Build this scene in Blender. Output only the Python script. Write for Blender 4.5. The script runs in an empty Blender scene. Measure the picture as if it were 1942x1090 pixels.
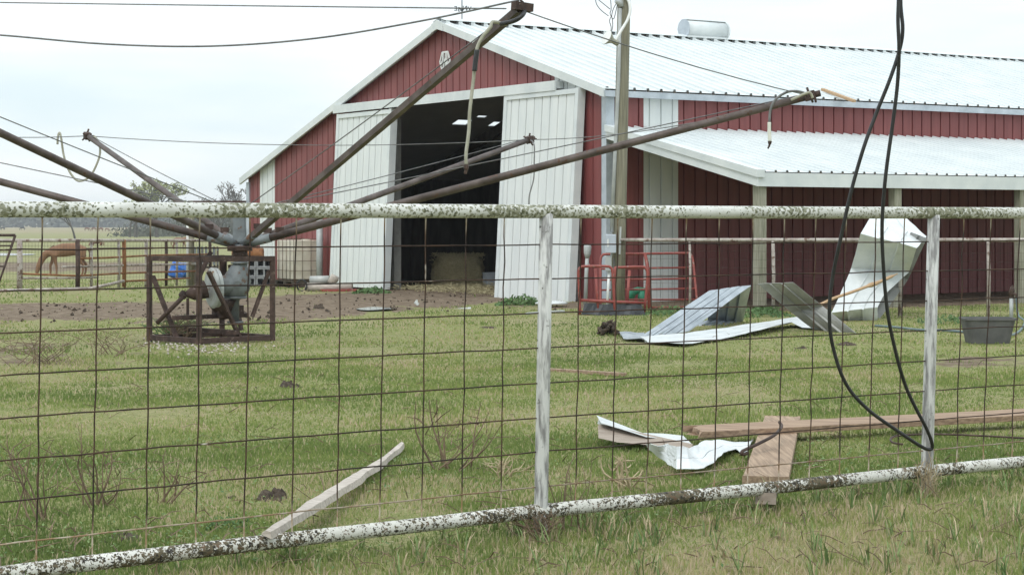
import bpy, math, random
import numpy as np
from mathutils import Vector, Matrix, noise
R = math.radians
random.seed(7); rng = np.random.default_rng(7)
scene = bpy.context.scene
col = scene.collection

# ------------------------------------------------------------------ camera
F, CX, HY, CZ = 3565.0, 971.0, 422.0, 1.42      # focal length, centre and horizon of the photograph in its pixels; eye height
cam = bpy.data.objects.new('camera', bpy.data.cameras.new('camera'))
col.objects.link(cam); scene.camera = cam
cam.location = (0, 0, CZ); cam.rotation_euler = (R(90), 0, 0)
cam.data.sensor_width = 36; cam.data.lens = 36*F/1942
cam.data.shift_y = -(545-HY)/1942
cam.data.clip_start = 0.1; cam.data.clip_end = 9000

# ------------------------------------------------------------------ sky, sun, exposure
SUN_EL, SUN_AZ = R(52), R(200)
w = bpy.data.worlds.new('World'); scene.world = w; w.use_nodes = True
nt = w.node_tree; nt.nodes.clear()
def N(nt, t, **k):
    n = nt.nodes.new(t)
    for a, b in k.items(): setattr(n, a, b)
    return n
out = N(nt, 'ShaderNodeOutputWorld')
sky = N(nt, 'ShaderNodeTexSky', sky_type='NISHITA'); sky.sun_disc = False
sky.sun_elevation = SUN_EL; sky.sun_rotation = SUN_AZ
b1 = N(nt, 'ShaderNodeBackground'); b1.inputs[1].default_value = 0.10
nt.links.new(sky.outputs[0], b1.inputs[0])
tc = N(nt, 'ShaderNodeTexCoord')
mp = N(nt, 'ShaderNodeMapping'); mp.inputs['Scale'].default_value = (1.6, 1.6, 9)
nt.links.new(tc.outputs['Generated'], mp.inputs[0])
nz = N(nt, 'ShaderNodeTexNoise'); nz.inputs['Scale'].default_value = 2.1; nz.inputs['Detail'].default_value = 4
nt.links.new(mp.outputs[0], nz.inputs['Vector'])
cr = N(nt, 'ShaderNodeValToRGB')
cr.color_ramp.elements[0].position = 0.38; cr.color_ramp.elements[0].color = (0.80, 0.93, 0.98, 1)
cr.color_ramp.elements[1].position = 0.58; cr.color_ramp.elements[1].color = (1.0, 1.06, 1.08, 1)
nt.links.new(nz.outputs[0], cr.inputs[0])
sx = N(nt, 'ShaderNodeSeparateXYZ'); nt.links.new(tc.outputs['Generated'], sx.inputs[0])
mr = N(nt, 'ShaderNodeMapRange'); mr.inputs[1].default_value = 0.02; mr.inputs[2].default_value = 0.9
mr.inputs[3].default_value = 1.0; mr.inputs[4].default_value = 1.6
nt.links.new(sx.outputs[2], mr.inputs[0])
b2 = N(nt, 'ShaderNodeBackground'); nt.links.new(cr.outputs[0], b2.inputs[0]); nt.links.new(mr.outputs[0], b2.inputs[1])
mx = N(nt, 'ShaderNodeMixShader'); mx.inputs[0].default_value = 0.9
nt.links.new(b1.outputs[0], mx.inputs[1]); nt.links.new(b2.outputs[0], mx.inputs[2])
nt.links.new(mx.outputs[0], out.inputs[0])
sun = bpy.data.objects.new('sun', bpy.data.lights.new('sun', 'SUN')); col.objects.link(sun)
sun.data.energy = 1.1; sun.data.angle = R(16); sun.data.color = (1, .96, .9)
d = Vector((math.sin(SUN_AZ)*math.cos(SUN_EL), math.cos(SUN_AZ)*math.cos(SUN_EL), math.sin(SUN_EL)))
sun.rotation_euler = d.to_track_quat('Z', 'Y').to_euler()
vs = scene.view_settings
vs.view_transform = 'Standard'; vs.look = 'None'; vs.gamma = 1; vs.exposure = 0.08
scene.cycles.max_bounces = 6; scene.cycles.transparent_max_bounces = 8

# ------------------------------------------------------------------ helpers
def g(x, y):                       # terrain: level yard, dropping gently into the pasture
    if y < 40: return 0.0
    if y < 85: return -.95*(y-40)/45
    if y < 200: return -.95-.55*(y-85)/115
    return -1.5
def P(px, py, Y): return Vector(((px-CX)/F*Y, Y, CZ+(HY-py)/F*Y))
def GP(px, py):                    # point of the terrain seen at a picture position
    Y = 1.42*F/max(py-HY, .1)
    for _ in range(40):
        Y = (CZ-g(0, Y))*F/max(py-HY, .1)*.5+Y*.5
    return P(px, py, Y)
BR = Vector((1.675, 33.36, 0)); EU = Vector((.839, .544, 0)); EV = Vector((-.544, .839, 0))
EU.normalize(); EV = Vector((-EU.y, EU.x, 0))
def B(u, v, z): return BR+EU*u+EV*v+Vector((0, 0, z))
def on_plane(px, py, p0, n):
    dr = Vector(((px-CX)/F, 1, (HY-py)/F)); o = Vector((0, 0, CZ))
    return o+dr*((p0-o).dot(n)/dr.dot(n))

INV = {}
def tag(o, label=None, cat=None, group=None, kind=None):
    if label: o['label'] = label
    if cat: o['category'] = cat
    if group: o['group'] = group
    if kind: o['kind'] = kind
    return o
def thing(name, label, cat, loc=(0, 0, 0), rz=0, group=None):
    o = bpy.data.objects.new(name, None); col.objects.link(o)
    o.location = loc; o.rotation_euler = (0, 0, rz); o.empty_display_size = .2
    INV[o.name] = (Matrix.Translation(Vector(loc)) @ Matrix.Rotation(rz, 4, 'Z')).inverted()
    return tag(o, label, cat, group)

class MB:
    def __init__(s): s.v = []; s.f = []; s.m = []; s.sm = []
    def add(s, vs, fs, mi=0, smooth=False):
        b = len(s.v); s.v += [Vector(p) for p in vs]
        for f in fs: s.f.append([b+i for i in f]); s.m.append(mi); s.sm.append(smooth)
        return s
    def quad(s, a, b, c, d, mi=0): return s.add([a, b, c, d], [[0, 1, 2, 3]], mi)
    def hexa(s, bot, top, mi=0):
        return s.add(list(bot)+list(top), [[3, 2, 1, 0], [4, 5, 6, 7], [0, 1, 5, 4], [1, 2, 6, 5], [2, 3, 7, 6], [3, 0, 4, 7]], mi)
    def box(s, c, ax, ay, az, mi=0):   # centre and three half-extent vectors
        c, ax, ay, az = map(Vector, (c, ax, ay, az))
        return s.hexa([c-ax-ay-az, c+ax-ay-az, c+ax+ay-az, c-ax+ay-az], [c-ax-ay+az, c+ax-ay+az, c+ax+ay+az, c-ax+ay+az], mi)
    def abox(s, x0, x1, y0, y1, z0, z1, mi=0):
        return s.hexa([(x0, y0, z0), (x1, y0, z0), (x1, y1, z0), (x0, y1, z0)], [(x0, y0, z1), (x1, y0, z1), (x1, y1, z1), (x0, y1, z1)], mi)
    def bbox(s, u0, u1, v0, v1, z0, z1, mi=0):   # box in barn coordinates
        return s.hexa([B(u0, v0, z0), B(u1, v0, z0), B(u1, v1, z0), B(u0, v1, z0)], [B(u0, v0, z1), B(u1, v0, z1), B(u1, v1, z1), B(u0, v1, z1)], mi)
    def bar(s, a, b, w, h, up=(0, 0, 1), mi=0):  # rectangular bar
        a, b, up = Vector(a), Vector(b), Vector(up); t = (b-a).normalized()
        sd = t.cross(up)
        if sd.length < 1e-4: sd = t.cross(Vector((1, 0, 0)))
        sd.normalize(); n = sd.cross(t)
        return s.box((a+b)/2, (b-a)/2, sd*w/2, n*h/2, mi)
    def tube(s, pts, r, n=8, mi=0, caps=True, flat=False):
        pts = [Vector(p) for p in pts]; k = len(pts)
        rs = r if isinstance(r, (list, tuple)) else [r]*k
        vs = []; ref = None
        for i, p in enumerate(pts):
            t = (pts[min(i+1, k-1)]-pts[max(i-1, 0)])
            t = t.normalized() if t.length > 1e-9 else Vector((0, 0, 1))
            if ref is None:
                ref = t.cross(Vector((0, 0, 1)))
                if ref.length < .05: ref = t.cross(Vector((1, 0, 0)))
            ref = ref-t*ref.dot(t); ref.normalize(); bi = t.cross(ref)
            for j in range(n):
                a = 2*math.pi*j/n
                vs.append(p+(ref*math.cos(a)+bi*math.sin(a))*rs[i])
        fs = [[i*n+j, i*n+(j+1) % n, (i+1)*n+(j+1) % n, (i+1)*n+j] for i in range(k-1) for j in range(n)]
        b = len(s.v); s.add(vs, fs, mi, n > 4 and not flat)
        if caps:
            s.f.append([b+j for j in range(n)][::-1]); s.m.append(mi); s.sm.append(False)
            s.f.append([b+(k-1)*n+j for j in range(n)]); s.m.append(mi); s.sm.append(False)
        return s
    def build(s, name, mat, parent=None, solid=0, bevel=0):
        root = parent
        while root is not None and root.parent is not None: root = root.parent
        M = INV.get(root.name, Matrix()) if root is not None else Matrix()
        me = bpy.data.meshes.new(name)
        me.from_pydata([tuple(M @ p) for p in s.v], [], s.f)
        for m in (mat if isinstance(mat, (list, tuple)) else [mat]): me.materials.append(m)
        me.polygons.foreach_set('material_index', s.m); me.polygons.foreach_set('use_smooth', s.sm)
        me.update()
        o = bpy.data.objects.new(name, me); col.objects.link(o)
        if parent is not None: o.parent = parent
        if bevel:
            b = o.modifiers.new('bevel', 'BEVEL'); b.width = bevel; b.segments = 2; b.limit_method = 'ANGLE'
        if solid:
            b = o.modifiers.new('solid', 'SOLIDIFY'); b.thickness = solid; b.offset = 0
        return o
def smoothpts(pts, k=6):           # Catmull-Rom through the points
    pts = [Vector(p) for p in pts]; o = []
    for i in range(len(pts)-1):
        p0, p1, p2, p3 = pts[max(i-1, 0)], pts[i], pts[i+1], pts[min(i+2, len(pts)-1)]
        for j in range(k):
            t = j/k
            o.append(.5*((2*p1)+(p2-p0)*t+(2*p0-5*p1+4*p2-p3)*t*t+(3*p1-p0-3*p2+p3)*t**3))
    return o+[pts[-1]]
def sag(a, b, s, n=14):
    a, b = Vector(a), Vector(b)
    return [a.lerp(b, i/n)-Vector((0, 0, 4*s*(i/n)*(1-i/n))) for i in range(n+1)]

# ------------------------------------------------------------------ materials
def newmat(name):
    m = bpy.data.materials.new(name); m.use_nodes = True
    t = m.node_tree; p = t.nodes['Principled BSDF']
    return m, t, p
def texco(t, scale=(1, 1, 1)):
    c = N(t, 'ShaderNodeTexCoord'); mpn = N(t, 'ShaderNodeMapping'); mpn.inputs['Scale'].default_value = scale
    t.links.new(c.outputs['Object'], mpn.inputs[0]); return mpn.outputs[0]
def noi(t, vec, scale, detail=4, rough=.6):
    n = N(t, 'ShaderNodeTexNoise'); n.inputs['Scale'].default_value = scale; n.inputs['Detail'].default_value = detail
    n.inputs['Roughness'].default_value = rough; t.links.new(vec, n.inputs['Vector']); return n.outputs[0]
def ramp(t, fac, stops):
    c = N(t, 'ShaderNodeValToRGB'); e = c.color_ramp.elements
    while len(e) < len(stops): e.new(.5)
    for q, (p, cc) in zip(e, stops): q.position = p; q.color = (*cc, 1) if len(cc) == 3 else cc
    t.links.new(fac, c.inputs[0]); return c.outputs[0]
def mixc(t, fac, a, b):
    m = N(t, 'ShaderNodeMix', data_type='RGBA')
    for sock, val in ((m.inputs[0], fac), (m.inputs[6], a), (m.inputs[7], b)):
        if isinstance(val, (int, float)): sock.default_value = val
        elif isinstance(val, tuple): sock.default_value = (*val, 1)
        else: t.links.new(val, sock)
    return m.outputs[2]
def bump(t, p, h, strength=.4, dist=.01):
    b = N(t, 'ShaderNodeBump'); b.inputs['Strength'].default_value = strength; b.inputs['Distance'].default_value = dist
    t.links.new(h, b.inputs['Height']); t.links.new(b.outputs[0], p.inputs['Normal'])
W1, W0 = (1, 1, 1), (0, 0, 0)
def nmat(name, c1, c2, scale=6, rough=.7, metal=0, stretch=(1, 1, 1), lo=.35, hi=.65, bmp=.25, bd=.004, c3=None, s3=20, t3=.6):
    m, t, p = newmat(name); v = texco(t, stretch)
    f = noi(t, v, scale)
    c = ramp(t, f, [(lo, c1), (hi, c2)])
    if c3:
        f3 = noi(t, texco(t), s3, 5)
        c = mixc(t, ramp(t, f3, [(t3, W0), (t3+.06, W1)]), c, c3)
    t.links.new(c, p.inputs['Base Color']); p.inputs['Roughness'].default_value = rough; p.inputs['Metallic'].default_value = metal
    if bmp: bump(t, p, noi(t, v, scale*3), bmp, bd)
    return m
M = {}
M['roof'] = nmat('roof_white_metal', (.61, .65, .66), (.71, .74, .74), 1.2, .4, 0, (1, 1, 1), .3, .7, .05, .002, (.34, .27, .20), 4.5, .735)
M['white'] = nmat('white_painted_metal', (.66, .69, .69), (.76, .78, .77), 1.5, .42, 0, (3, 3, .5), .3, .7, .08, .003, (.45, .46, .43), 9, .72)
M['trim'] = nmat('white_trim', (.60, .64, .65), (.72, .75, .75), 2, .45, bmp=.05)
M['greytrim'] = nmat('galvanised_trim', (.40, .45, .50), (.55, .60, .66), 3, .35, .3, bmp=.05)
M['red'] = nmat('red_painted_metal', (.180, .046, .046), (.250, .070, .068), 1.6, .5, 0, (4, 4, .35), .3, .7, .05, .003, (.32, .17, .16), 7, .76)
M['lean_wood'] = nmat('weathered_post_wood', (.20, .20, .14), (.36, .345, .28), 5, .85, 0, (6, 6, .4), bmp=.4)
M['pole'] = nmat('utility_pole_wood', (.15, .14, .10), (.29, .27, .20), 5, .9, 0, (7, 7, .35), .3, .7, .5, .006, (.24, .25, .05), 1.1, .60)
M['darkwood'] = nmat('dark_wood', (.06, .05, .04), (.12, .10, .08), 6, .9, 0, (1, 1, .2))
M['rust'] = nmat('rusty_steel', (.035, .020, .016), (.095, .058, .046), 9, .75, .15, bmp=.3, c3=(.20, .15, .13), s3=24, t3=.62)
M['armpipe'] = nmat('brown_arm_pipe', (.055, .038, .032), (.135, .105, .095), 4, .55, .25, bmp=.15, c3=(.10, .05, .03), s3=14, t3=.6)
M['brightrust'] = nmat('orange_rust', (.20, .075, .025), (.33, .16, .07), 8, .8, .1, c3=(.08, .04, .03), s3=15)
M['pulley'] = nmat('pale_pulley_paint', (.34, .36, .35), (.50, .52, .51), 5, .6, 0, bmp=.15, c3=(.22, .13, .07), s3=9, t3=.60)
M['cage'] = nmat('tarnished_cage_tube', (.10, .085, .075), (.24, .17, .11), 3, .6, .3, bmp=0)
M['greysteel'] = nmat('grey_paint_rusty', (.12, .132, .137), (.22, .242, .25), 5, .55, .1, bmp=.2, c3=(.13, .07, .04), s3=9, t3=.57)
M['galv'] = nmat('galvanised_sheet', (.33, .37, .41), (.47, .51, .55), 4, .38, .55, bmp=.06)
M['sheetwhite'] = nmat('white_sheet_metal', (.58, .61, .62), (.70, .72, .72), 3, .38, 0, bmp=.12, c3=(.42, .37, .30), s3=5, t3=.66)
M['sheetback'] = nmat('sheet_metal_backside', (.38, .39, .38), (.50, .50, .48), 4, .45, .1, bmp=.05)
M['sheetgrey'] = nmat('sheet_metal_grey_side', (.25, .25, .24), (.34, .34, .32), 4, .5, .1, bmp=.05)
M['redpipe'] = nmat('red_pipe_paint', (.22, .040, .034), (.31, .072, .056), 6, .5, c3=(.26, .17, .14), s3=14, t3=.6)
M['blackplastic'] = nmat('black_plastic', (.020, .022, .026), (.045, .048, .055), 6, .5, bmp=.1)
M['greyplastic'] = nmat('grey_rubber', (.085, .085, .085), (.13, .128, .125), 5, .75, bmp=.1)
M['blackcable'] = nmat('black_cable', (.012, .012, .013), (.025, .025, .027), 10, .45, bmp=0)
M['wirethin'] = nmat('dull_wire', (.10, .10, .10), (.20, .20, .20), 10, .6, .3, bmp=0)
M['hose'] = nmat('pale_hose', (.28, .27, .20), (.42, .41, .34), 8, .6, bmp=.1)
M['hosewhite'] = nmat('white_sleeve', (.66, .66, .58), (.74, .74, .68), 8, .5, bmp=0)
M['hosegrey'] = nmat('grey_hose', (.10, .10, .10), (.20, .20, .20), 8, .5, bmp=0)
M['pvc'] = nmat('white_pvc', (.68, .69, .68), (.78, .78, .76), 4, .4, bmp=0)
M['greybox'] = nmat('grey_electrical_box', (.42, .46, .52), (.52, .56, .62), 4, .45, .1, bmp=.03)
M['greyconduit'] = nmat('grey_conduit', (.36, .38, .38), (.48, .49, .48), 4, .5, .1, bmp=.03)
M['blue'] = nmat('blue_barrel_plastic', (.015, .10, .42), (.03, .16, .55), 5, .4, bmp=.03)
M['bluehose'] = nmat('blue_green_hose', (.10, .15, .16), (.16, .21, .21), 5, .5, bmp=0)
M['green'] = nmat('green_plastic', (.03, .22, .13), (.05, .30, .18), 5, .5, bmp=0)
M['tote'] = nmat('cloudy_tote_plastic', (.60, .55, .45), (.72, .67, .57), 4, .5, bmp=.05)
M['concrete'] = nmat('grey_concrete', (.20, .20, .21), (.32, .33, .34), 8, .9, bmp=.5)
M['hay'] = nmat('hay', (.38, .33, .18), (.66, .58, .36), 22, .95, 0, (1, 1, 3), .3, .7, 1.0, .03)
M['plank'] = nmat('brown_plank', (.22, .15, .10), (.40, .285, .195), 4, .8, 0, (14, .7, 14), .35, .65, .3, .003)
M['planklong'] = nmat('reddish_long_plank', (.20, .130, .088), (.40, .28, .19), 4, .8, 0, (.5, 14, 14), .35, .65, .3, .003)
M['plankend'] = nmat('splintered_wood', (.36, .17, .08), (.50, .29, .16), 9, .8, 0, (9, 1, 9))
M['palewood'] = nmat('grey_pale_wood', (.36, .31, .27), (.58, .52, .46), 5, .85, 0, (1, 9, 9), bmp=.5)
M['tanwood'] = nmat('tan_lumber', (.38, .24, .13), (.52, .36, .22), 5, .8, 0, (2, 9, 9))
M['greyboard'] = nmat('grey_brown_board', (.26, .21, .17), (.36, .30, .25), 5, .85, 0, (2, 9, 9), bmp=.3)
M['soil'] = nmat('dark_soil', (.045, .032, .022), (.115, .085, .060), 14, .98, bmp=1, bd=.03)
M['twig'] = nmat('dry_twig', (.10, .068, .043), (.23, .165, .105), 9, .9, bmp=0)
M['drystem'] = nmat('dry_grass_stem', (.32, .25, .15), (.48, .39, .26), 9, .9, bmp=0)
M['bark'] = nmat('tree_bark', (.08, .07, .06), (.15, .135, .12), 3, .95, bmp=0)
M['leaf'] = nmat('spring_leaf', (.20, .23, .07), (.32, .33, .14), .4, .8, bmp=0)
M['tuft'] = nmat('rank_grass', (.10, .17, .05), (.20, .27, .10), 3, .8, bmp=0)
M['leafdark'] = nmat('weed_leaf', (.05, .11, .03), (.10, .17, .055), 3, .8, bmp=0)
M['wood_far'] = nmat('far_wood_foliage', (.05, .055, .045), (.11, .115, .08), .05, .95, bmp=0)
M['horse'] = nmat('chestnut_coat', (.17, .085, .042), (.25, .13, .068), 2, .75, bmp=0)
M['horsedark'] = nmat('dark_tail_hair', (.08, .045, .025), (.13, .07, .04), 4, .8, bmp=0)
M['cowblack'] = nmat('black_coat', (.015, .015, .016), (.03, .03, .03), 2, .8, bmp=0)
M['cowbrown'] = nmat('brown_coat', (.16, .065, .035), (.22, .10, .05), 2, .8, bmp=0)
M['vane'] = nmat('dark_vane_metal', (.05, .06, .07), (.08, .09, .10), 2, .5, .3, bmp=0)

def lichen(name, thr, dark1, dark2, scale, base1=(.50, .50, .46), base2=(.66, .66, .63), flake=False):
    m, t, p = newmat(name); v = texco(t)
    base = ramp(t, noi(t, v, 5), [(.35, base1), (.65, base2)])
    vo = N(t, 'ShaderNodeTexVoronoi'); vo.inputs['Scale'].default_value = scale*1.4
    ds = N(t, 'ShaderNodeVectorMath', operation='ADD')
    nn = N(t, 'ShaderNodeTexNoise'); nn.inputs['Scale'].default_value = scale*2; t.links.new(v, nn.inputs['Vector'])
    sc = N(t, 'ShaderNodeVectorMath', operation='SCALE'); sc.inputs['Scale'].default_value = .02 if not flake else .05
    t.links.new(nn.outputs['Color'], sc.inputs[0]); t.links.new(v, ds.inputs[0]); t.links.new(sc.outputs[0], ds.inputs[1])
    t.links.new(ds.outputs[0], vo.inputs['Vector'])
    # spots: distance from cell centre compared with a radius that varies along the pipe
    big = noi(t, v, 1.6, 3)
    fine = noi(t, v, scale*2.2, 5, .7)
    rad = ramp(t, big, [(.30, (thr*.45,)*3), (.66, (thr*1.15,)*3)])
    a = N(t, 'ShaderNodeMath', operation='MULTIPLY'); t.links.new(fine, a.inputs[0]); a.inputs[1].default_value = 1.0
    b_ = N(t, 'ShaderNodeMath', operation='ADD'); t.links.new(vo.outputs['Distance'], b_.inputs[0]); t.links.new(a.outputs[0], b_.inputs[1])
    c_ = N(t, 'ShaderNodeMath', operation='SUBTRACT'); t.links.new(b_.outputs[0], c_.inputs[0]); t.links.new(rad, c_.inputs[1])
    mask = ramp(t, c_.outputs[0], [(.235, W1), (.285, W0)])
    dk = ramp(t, noi(t, v, scale*1.3, 3), [(.38, dark1), (.52, dark2), (.70, (.13, .07, .04) if flake else dark2)])
    colr = mixc(t, mask, base, dk)
    t.links.new(colr, p.inputs['Base Color']); p.inputs['Roughness'].default_value = .75
    bump(t, p, mask, .35, .002)
    return m
M['toprail'] = lichen('lichen_white_rail', .86, (.075, .08, .040), (.24, .24, .17), 44)
M['botrail'] = lichen('flaking_white_rail', 1.06, (.016, .011, .008), (.11, .095, .055), 40, (.55, .54, .49), (.68, .67, .63), True)
M['fpost'] = nmat('streaked_white_post', (.21, .205, .20), (.56, .56, .54), 6, .75, 0, (6, 6, .9), .40, .56, .4, .003, (.10, .095, .08), 26, .64)
M['penrail'] = nmat('pink_white_old_paint', (.30, .25, .22), (.50, .46, .42), 6, .8, c3=(.17, .11, .085), s3=11, t3=.56)
def wiremat():
    m, t, p = newmat('rusty_mesh_wire'); v = texco(t)
    base = ramp(t, noi(t, v, 7), [(.4, (.020, .011, .008)), (.62, (.070, .036, .020))])
    f = ramp(t, noi(t, v, 3.1), [(.66, W0), (.70, W1)])
    base = mixc(t, f, base, (.50, .46, .40))
    s = N(t, 'ShaderNodeSeparateXYZ'); t.links.new(v, s.inputs[0])
    e = ramp(t, s.outputs[2], [(.20, W1), (.27, W0)])
    e2 = N(t, 'ShaderNodeMapRange'); e2.inputs[1].default_value = 1.36; e2.inputs[2].default_value = 1.43
    t.links.new(s.outputs[2], e2.inputs[0])
    tan = ramp(t, noi(t, v, 16), [(.4, (.30, .19, .10)), (.6, (.50, .43, .34))])
    base = mixc(t, e, base, tan); base = mixc(t, e2.outputs[0], base, tan)
    t.links.new(base, p.inputs['Base Color']); p.inputs['Roughness'].default_value = .8
    return m
M['wire'] = wiremat()
def watermat():
    m, t, p = newmat('pond_water'); p.inputs['Base Color'].default_value = (.05, .055, .05, 1)
    p.inputs['Roughness'].default_value = .06; p.inputs['IOR'].default_value = 1.33
    bump(t, p, noi(t, texco(t), 1.5), .05, .05); return m
M['water'] = watermat()
def grassmat():
    m, t, p = newmat('grass_blades')
    a = N(t, 'ShaderNodeAttribute', attribute_name='tint')
    c = ramp(t, a.outputs['Fac'], [(0, (.120, .175, .055)), (.30, (.195, .262, .078)), (.58, (.335, .368, .130)), (.78, (.50, .42, .25)), (1, (.60, .48, .36))])
    t.links.new(c, p.inputs['Base Color']); p.inputs['Roughness'].default_value = .7; p.inputs['Specular IOR Level'].default_value = .2
    tr = N(t, 'ShaderNodeBsdfTranslucent'); t.links.new(c, tr.inputs[0])
    mxs = N(t, 'ShaderNodeMixShader'); mxs.inputs[0].default_value = .45
    o = t.nodes['Material Output']
    t.links.new(p.outputs[0], mxs.inputs[1]); t.links.new(tr.outputs[0], mxs.inputs[2]); t.links.new(mxs.outputs[0], o.inputs[0])
    return m
M['grass'] = grassmat()
def groundmat():
    m, t, p = newmat('yard_ground'); v = texco(t)
    big = noi(t, v, .35, 5, .65); mid = noi(t, v, 2.2, 6, .7); fine = noi(t, v, 28, 6, .75)
    gr = ramp(t, fine, [(.30, (.12, .13, .05)), (.5, (.225, .24, .090)), (.72, (.38, .35, .18))])
    dry = ramp(t, fine, [(.3, (.22, .18, .11)), (.7, (.46, .38, .25))])
    patch = ramp(t, big, [(.44, W0), (.66, (.55, .55, .55))])
    patch2 = ramp(t, mid, [(.54, W0), (.68, (.55, .55, .55))])
    c = mixc(t, patch, gr, dry); c = mixc(t, patch2, c, dry)
    # ploughed-up dirt from the painted mask attribute, broken up by noise
    a = N(t, 'ShaderNodeAttribute', attribute_name='dirt')
    ad = N(t, 'ShaderNodeMath', operation='ADD'); t.links.new(a.outputs['Fac'], ad.inputs[0])
    sb = N(t, 'ShaderNodeMapRange'); sb.inputs[1].default_value = .25; sb.inputs[2].default_value = .75; sb.inputs[3].default_value = -.62; sb.inputs[4].default_value = .62
    t.links.new(noi(t, texco(t, (1, .32, 1)), 1.7, 6, .65), sb.inputs[0]); t.links.new(sb.outputs[0], ad.inputs[1])
    dm = ramp(t, ad.outputs[0], [(.42, W0), (.60, W1)])
    dirt = ramp(t, noi(t, v, 5, 6, .7), [(.3, (.085, .060, .040)), (.5, (.185, .138, .098)), (.7, (.31, .25, .185))])
    c = mixc(t, dm, c, dirt)
    far = N(t, 'ShaderNodeAttribute', attribute_name='dryfield')
    fc = ramp(t, noi(t, v, .02, 4), [(.35, (.26, .22, .115)), (.65, (.33, .27, .16))])
    c = mixc(t, far.outputs['Fac'], c, fc)
    t.links.new(c, p.inputs['Base Color']); p.inputs['Roughness'].default_value = .95; p.inputs['Specular IOR Level'].default_value = .15
    bump(t, p, fine, .7, .03)
    return m
M['ground'] = groundmat()

# ------------------------------------------------------------------ ground
def axis(a, b, step, far0, far1, gr=1.16):
    xs = list(np.arange(a, b+1e-6, step)); s = step; x = a
    lo = []
    while x > far0: s *= gr; x -= s; lo.append(x)
    s = step; x = b; hi = []
    while x < far1: s *= gr; x += s; hi.append(x)
    return np.array(lo[::-1]+xs+hi)
def sstep(x, a, b): x = min(max((x-a)/(b-a), 0), 1); return x*x*(3-2*x)
def dirt_mask(x, y):
    if y < 3: return 0
    px = CX+F*x/y; py = HY+F*(CZ-g(x, y))/y
    u = (x-BR.x)*EU.x+(y-BR.y)*EU.y; v = (x-BR.x)*EV.x+(y-BR.y)*EV.y
    m = 0
    if u > -.3 and -4.25 < v < 15: m = 1
    if -400 < px < 1080:
        up = np.interp(px, [-400, 0, 300, 520, 600, 700, 760, 860, 960, 1080], [572, 575, 572, 560, 556, 552, 540, 535, 548, 574])
        lo = np.interp(px, [-400, 0, 300, 520, 600, 700, 760, 860, 960, 1080], [612, 612, 612, 614, 612, 600, 590, 588, 582, 578])
        e = sstep(py, up-4, up+6)*(1-sstep(py, lo-20, lo+12))
        m = max(m, e*.95)
    if 1000 < px < 1130: m = max(m, .7*sstep(py, 570, 576)*(1-sstep(py, 582, 592)))
    if 88 < y < 128 and px < 420: m = max(m, .85*sstep(y, 88, 94)*(1-sstep(y, 118, 128)))
    if 1750 < px < 2100: m = max(m, .62*sstep(py, 672, 680)*(1-sstep(py, 692, 704)))
    if px < 340 and 630 < py < 710: m = max(m, .42*sstep(py, 630, 655)*(1-sstep(py, 685, 710))*(1-sstep(px, 220, 340)))
    return m
xs = axis(-16, 20, .25, -3200, 3200); ys = axis(4, 52, .25, -60, 3600)
nx, ny = len(xs), len(ys)
verts = []; dm = []; df = []
for y in ys:
    for x in xs:
        b = 0
        if 3 < y < 60 and abs(x) < 25:
            b = .022*noise.noise(Vector((x*.9, y*.9, 0)))+.012*noise.noise(Vector((x*3, y*3, 4)))
        verts.append((x, y, g(x, y)+b)); dm.append(dirt_mask(x, y)); df.append(sstep(y, 420, 620)*.9)
faces = [(j*nx+i, j*nx+i+1, (j+1)*nx+i+1, (j+1)*nx+i) for j in range(ny-1) for i in range(nx-1)]
me = bpy.data.meshes.new('ground'); me.from_pydata(verts, [], faces); me.materials.append(M['ground'])
for nme, dat in (('dirt', dm), ('dryfield', df)):
    at = me.attributes.new(nme, 'FLOAT', 'POINT'); at.data.foreach_set('value', dat)
me.polygons.foreach_set('use_smooth', [True]*len(faces))
go = bpy.data.objects.new('ground', me); col.objects.link(go); go['kind'] = 'structure'
pw = MB(); c0 = GP(-60, 479); pw.add([(c0.x-11+20*math.cos(a)*(1+.12*math.sin(3*a))+1, 152+17*math.sin(a), -1.235) for a in np.linspace(0, 2*math.pi, 40, endpoint=False)], [list(range(40))])
po = pw.build('pond', M['water']); po['kind'] = 'structure'

# ------------------------------------------------------------------ barn
UL, VL, VP_, ZE, ZP, ZL = 27.0, 14.87, 5.55, 3.79, 5.44, 2.50
def zroof(v): return ZP-(ZP-ZE)/VP_*(VP_-v) if v < VP_ else ZP-(ZP-ZL)/(VL-VP_)*(v-VP_)
barn = thing('barn', 'large red metal barn with white roof, open sliding doors and side lean-to', 'barn', BR, math.atan2(EU.y, EU.x))
def ribwall(mb, f, a0, a1, zb, zt, matf, period=.262, h=-.034, w=.034, phase=0):
    """ribbed sheet: f(a, off, z) -> point, zb/zt functions of a"""
    cuts = []; a = a0+phase
    prof = [(a0, 0)]
    while a < a1:
        for da, o in ((-w/2, 0), (-w/2+.005, h), (w/2-.005, h), (w/2, 0)):
            if a0 < a+da < a1: prof.append((a+da, o))
        a += period
    prof.append((a1, 0))
    for (p, o1), (q, o2) in zip(prof, prof[1:]):
        if q-p < 1e-5: continue
        for zb_, zt_ in zip(zb((p+q)/2), zt((p+q)/2)):
            zb1 = zb_(p) if callable(zb_) else zb_; zb2 = zb_(q) if callable(zb_) else zb_
            zt1 = zt_(p) if callable(zt_) else zt_; zt2 = zt_(q) if callable(zt_) else zt_
            mb.quad(f(p, o1, zb1), f(q, o2, zb2), f(q, o2, zt2), f(p, o1, zt1), matf((p+q)/2))
OPA, OPB, OPZ = 2.75, 7.92, 3.86
gw = MB()
kn = [.0001, .81, 1.61, OPA, VP_, OPB, 13.41, 14.22, VL-.0001]
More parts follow.
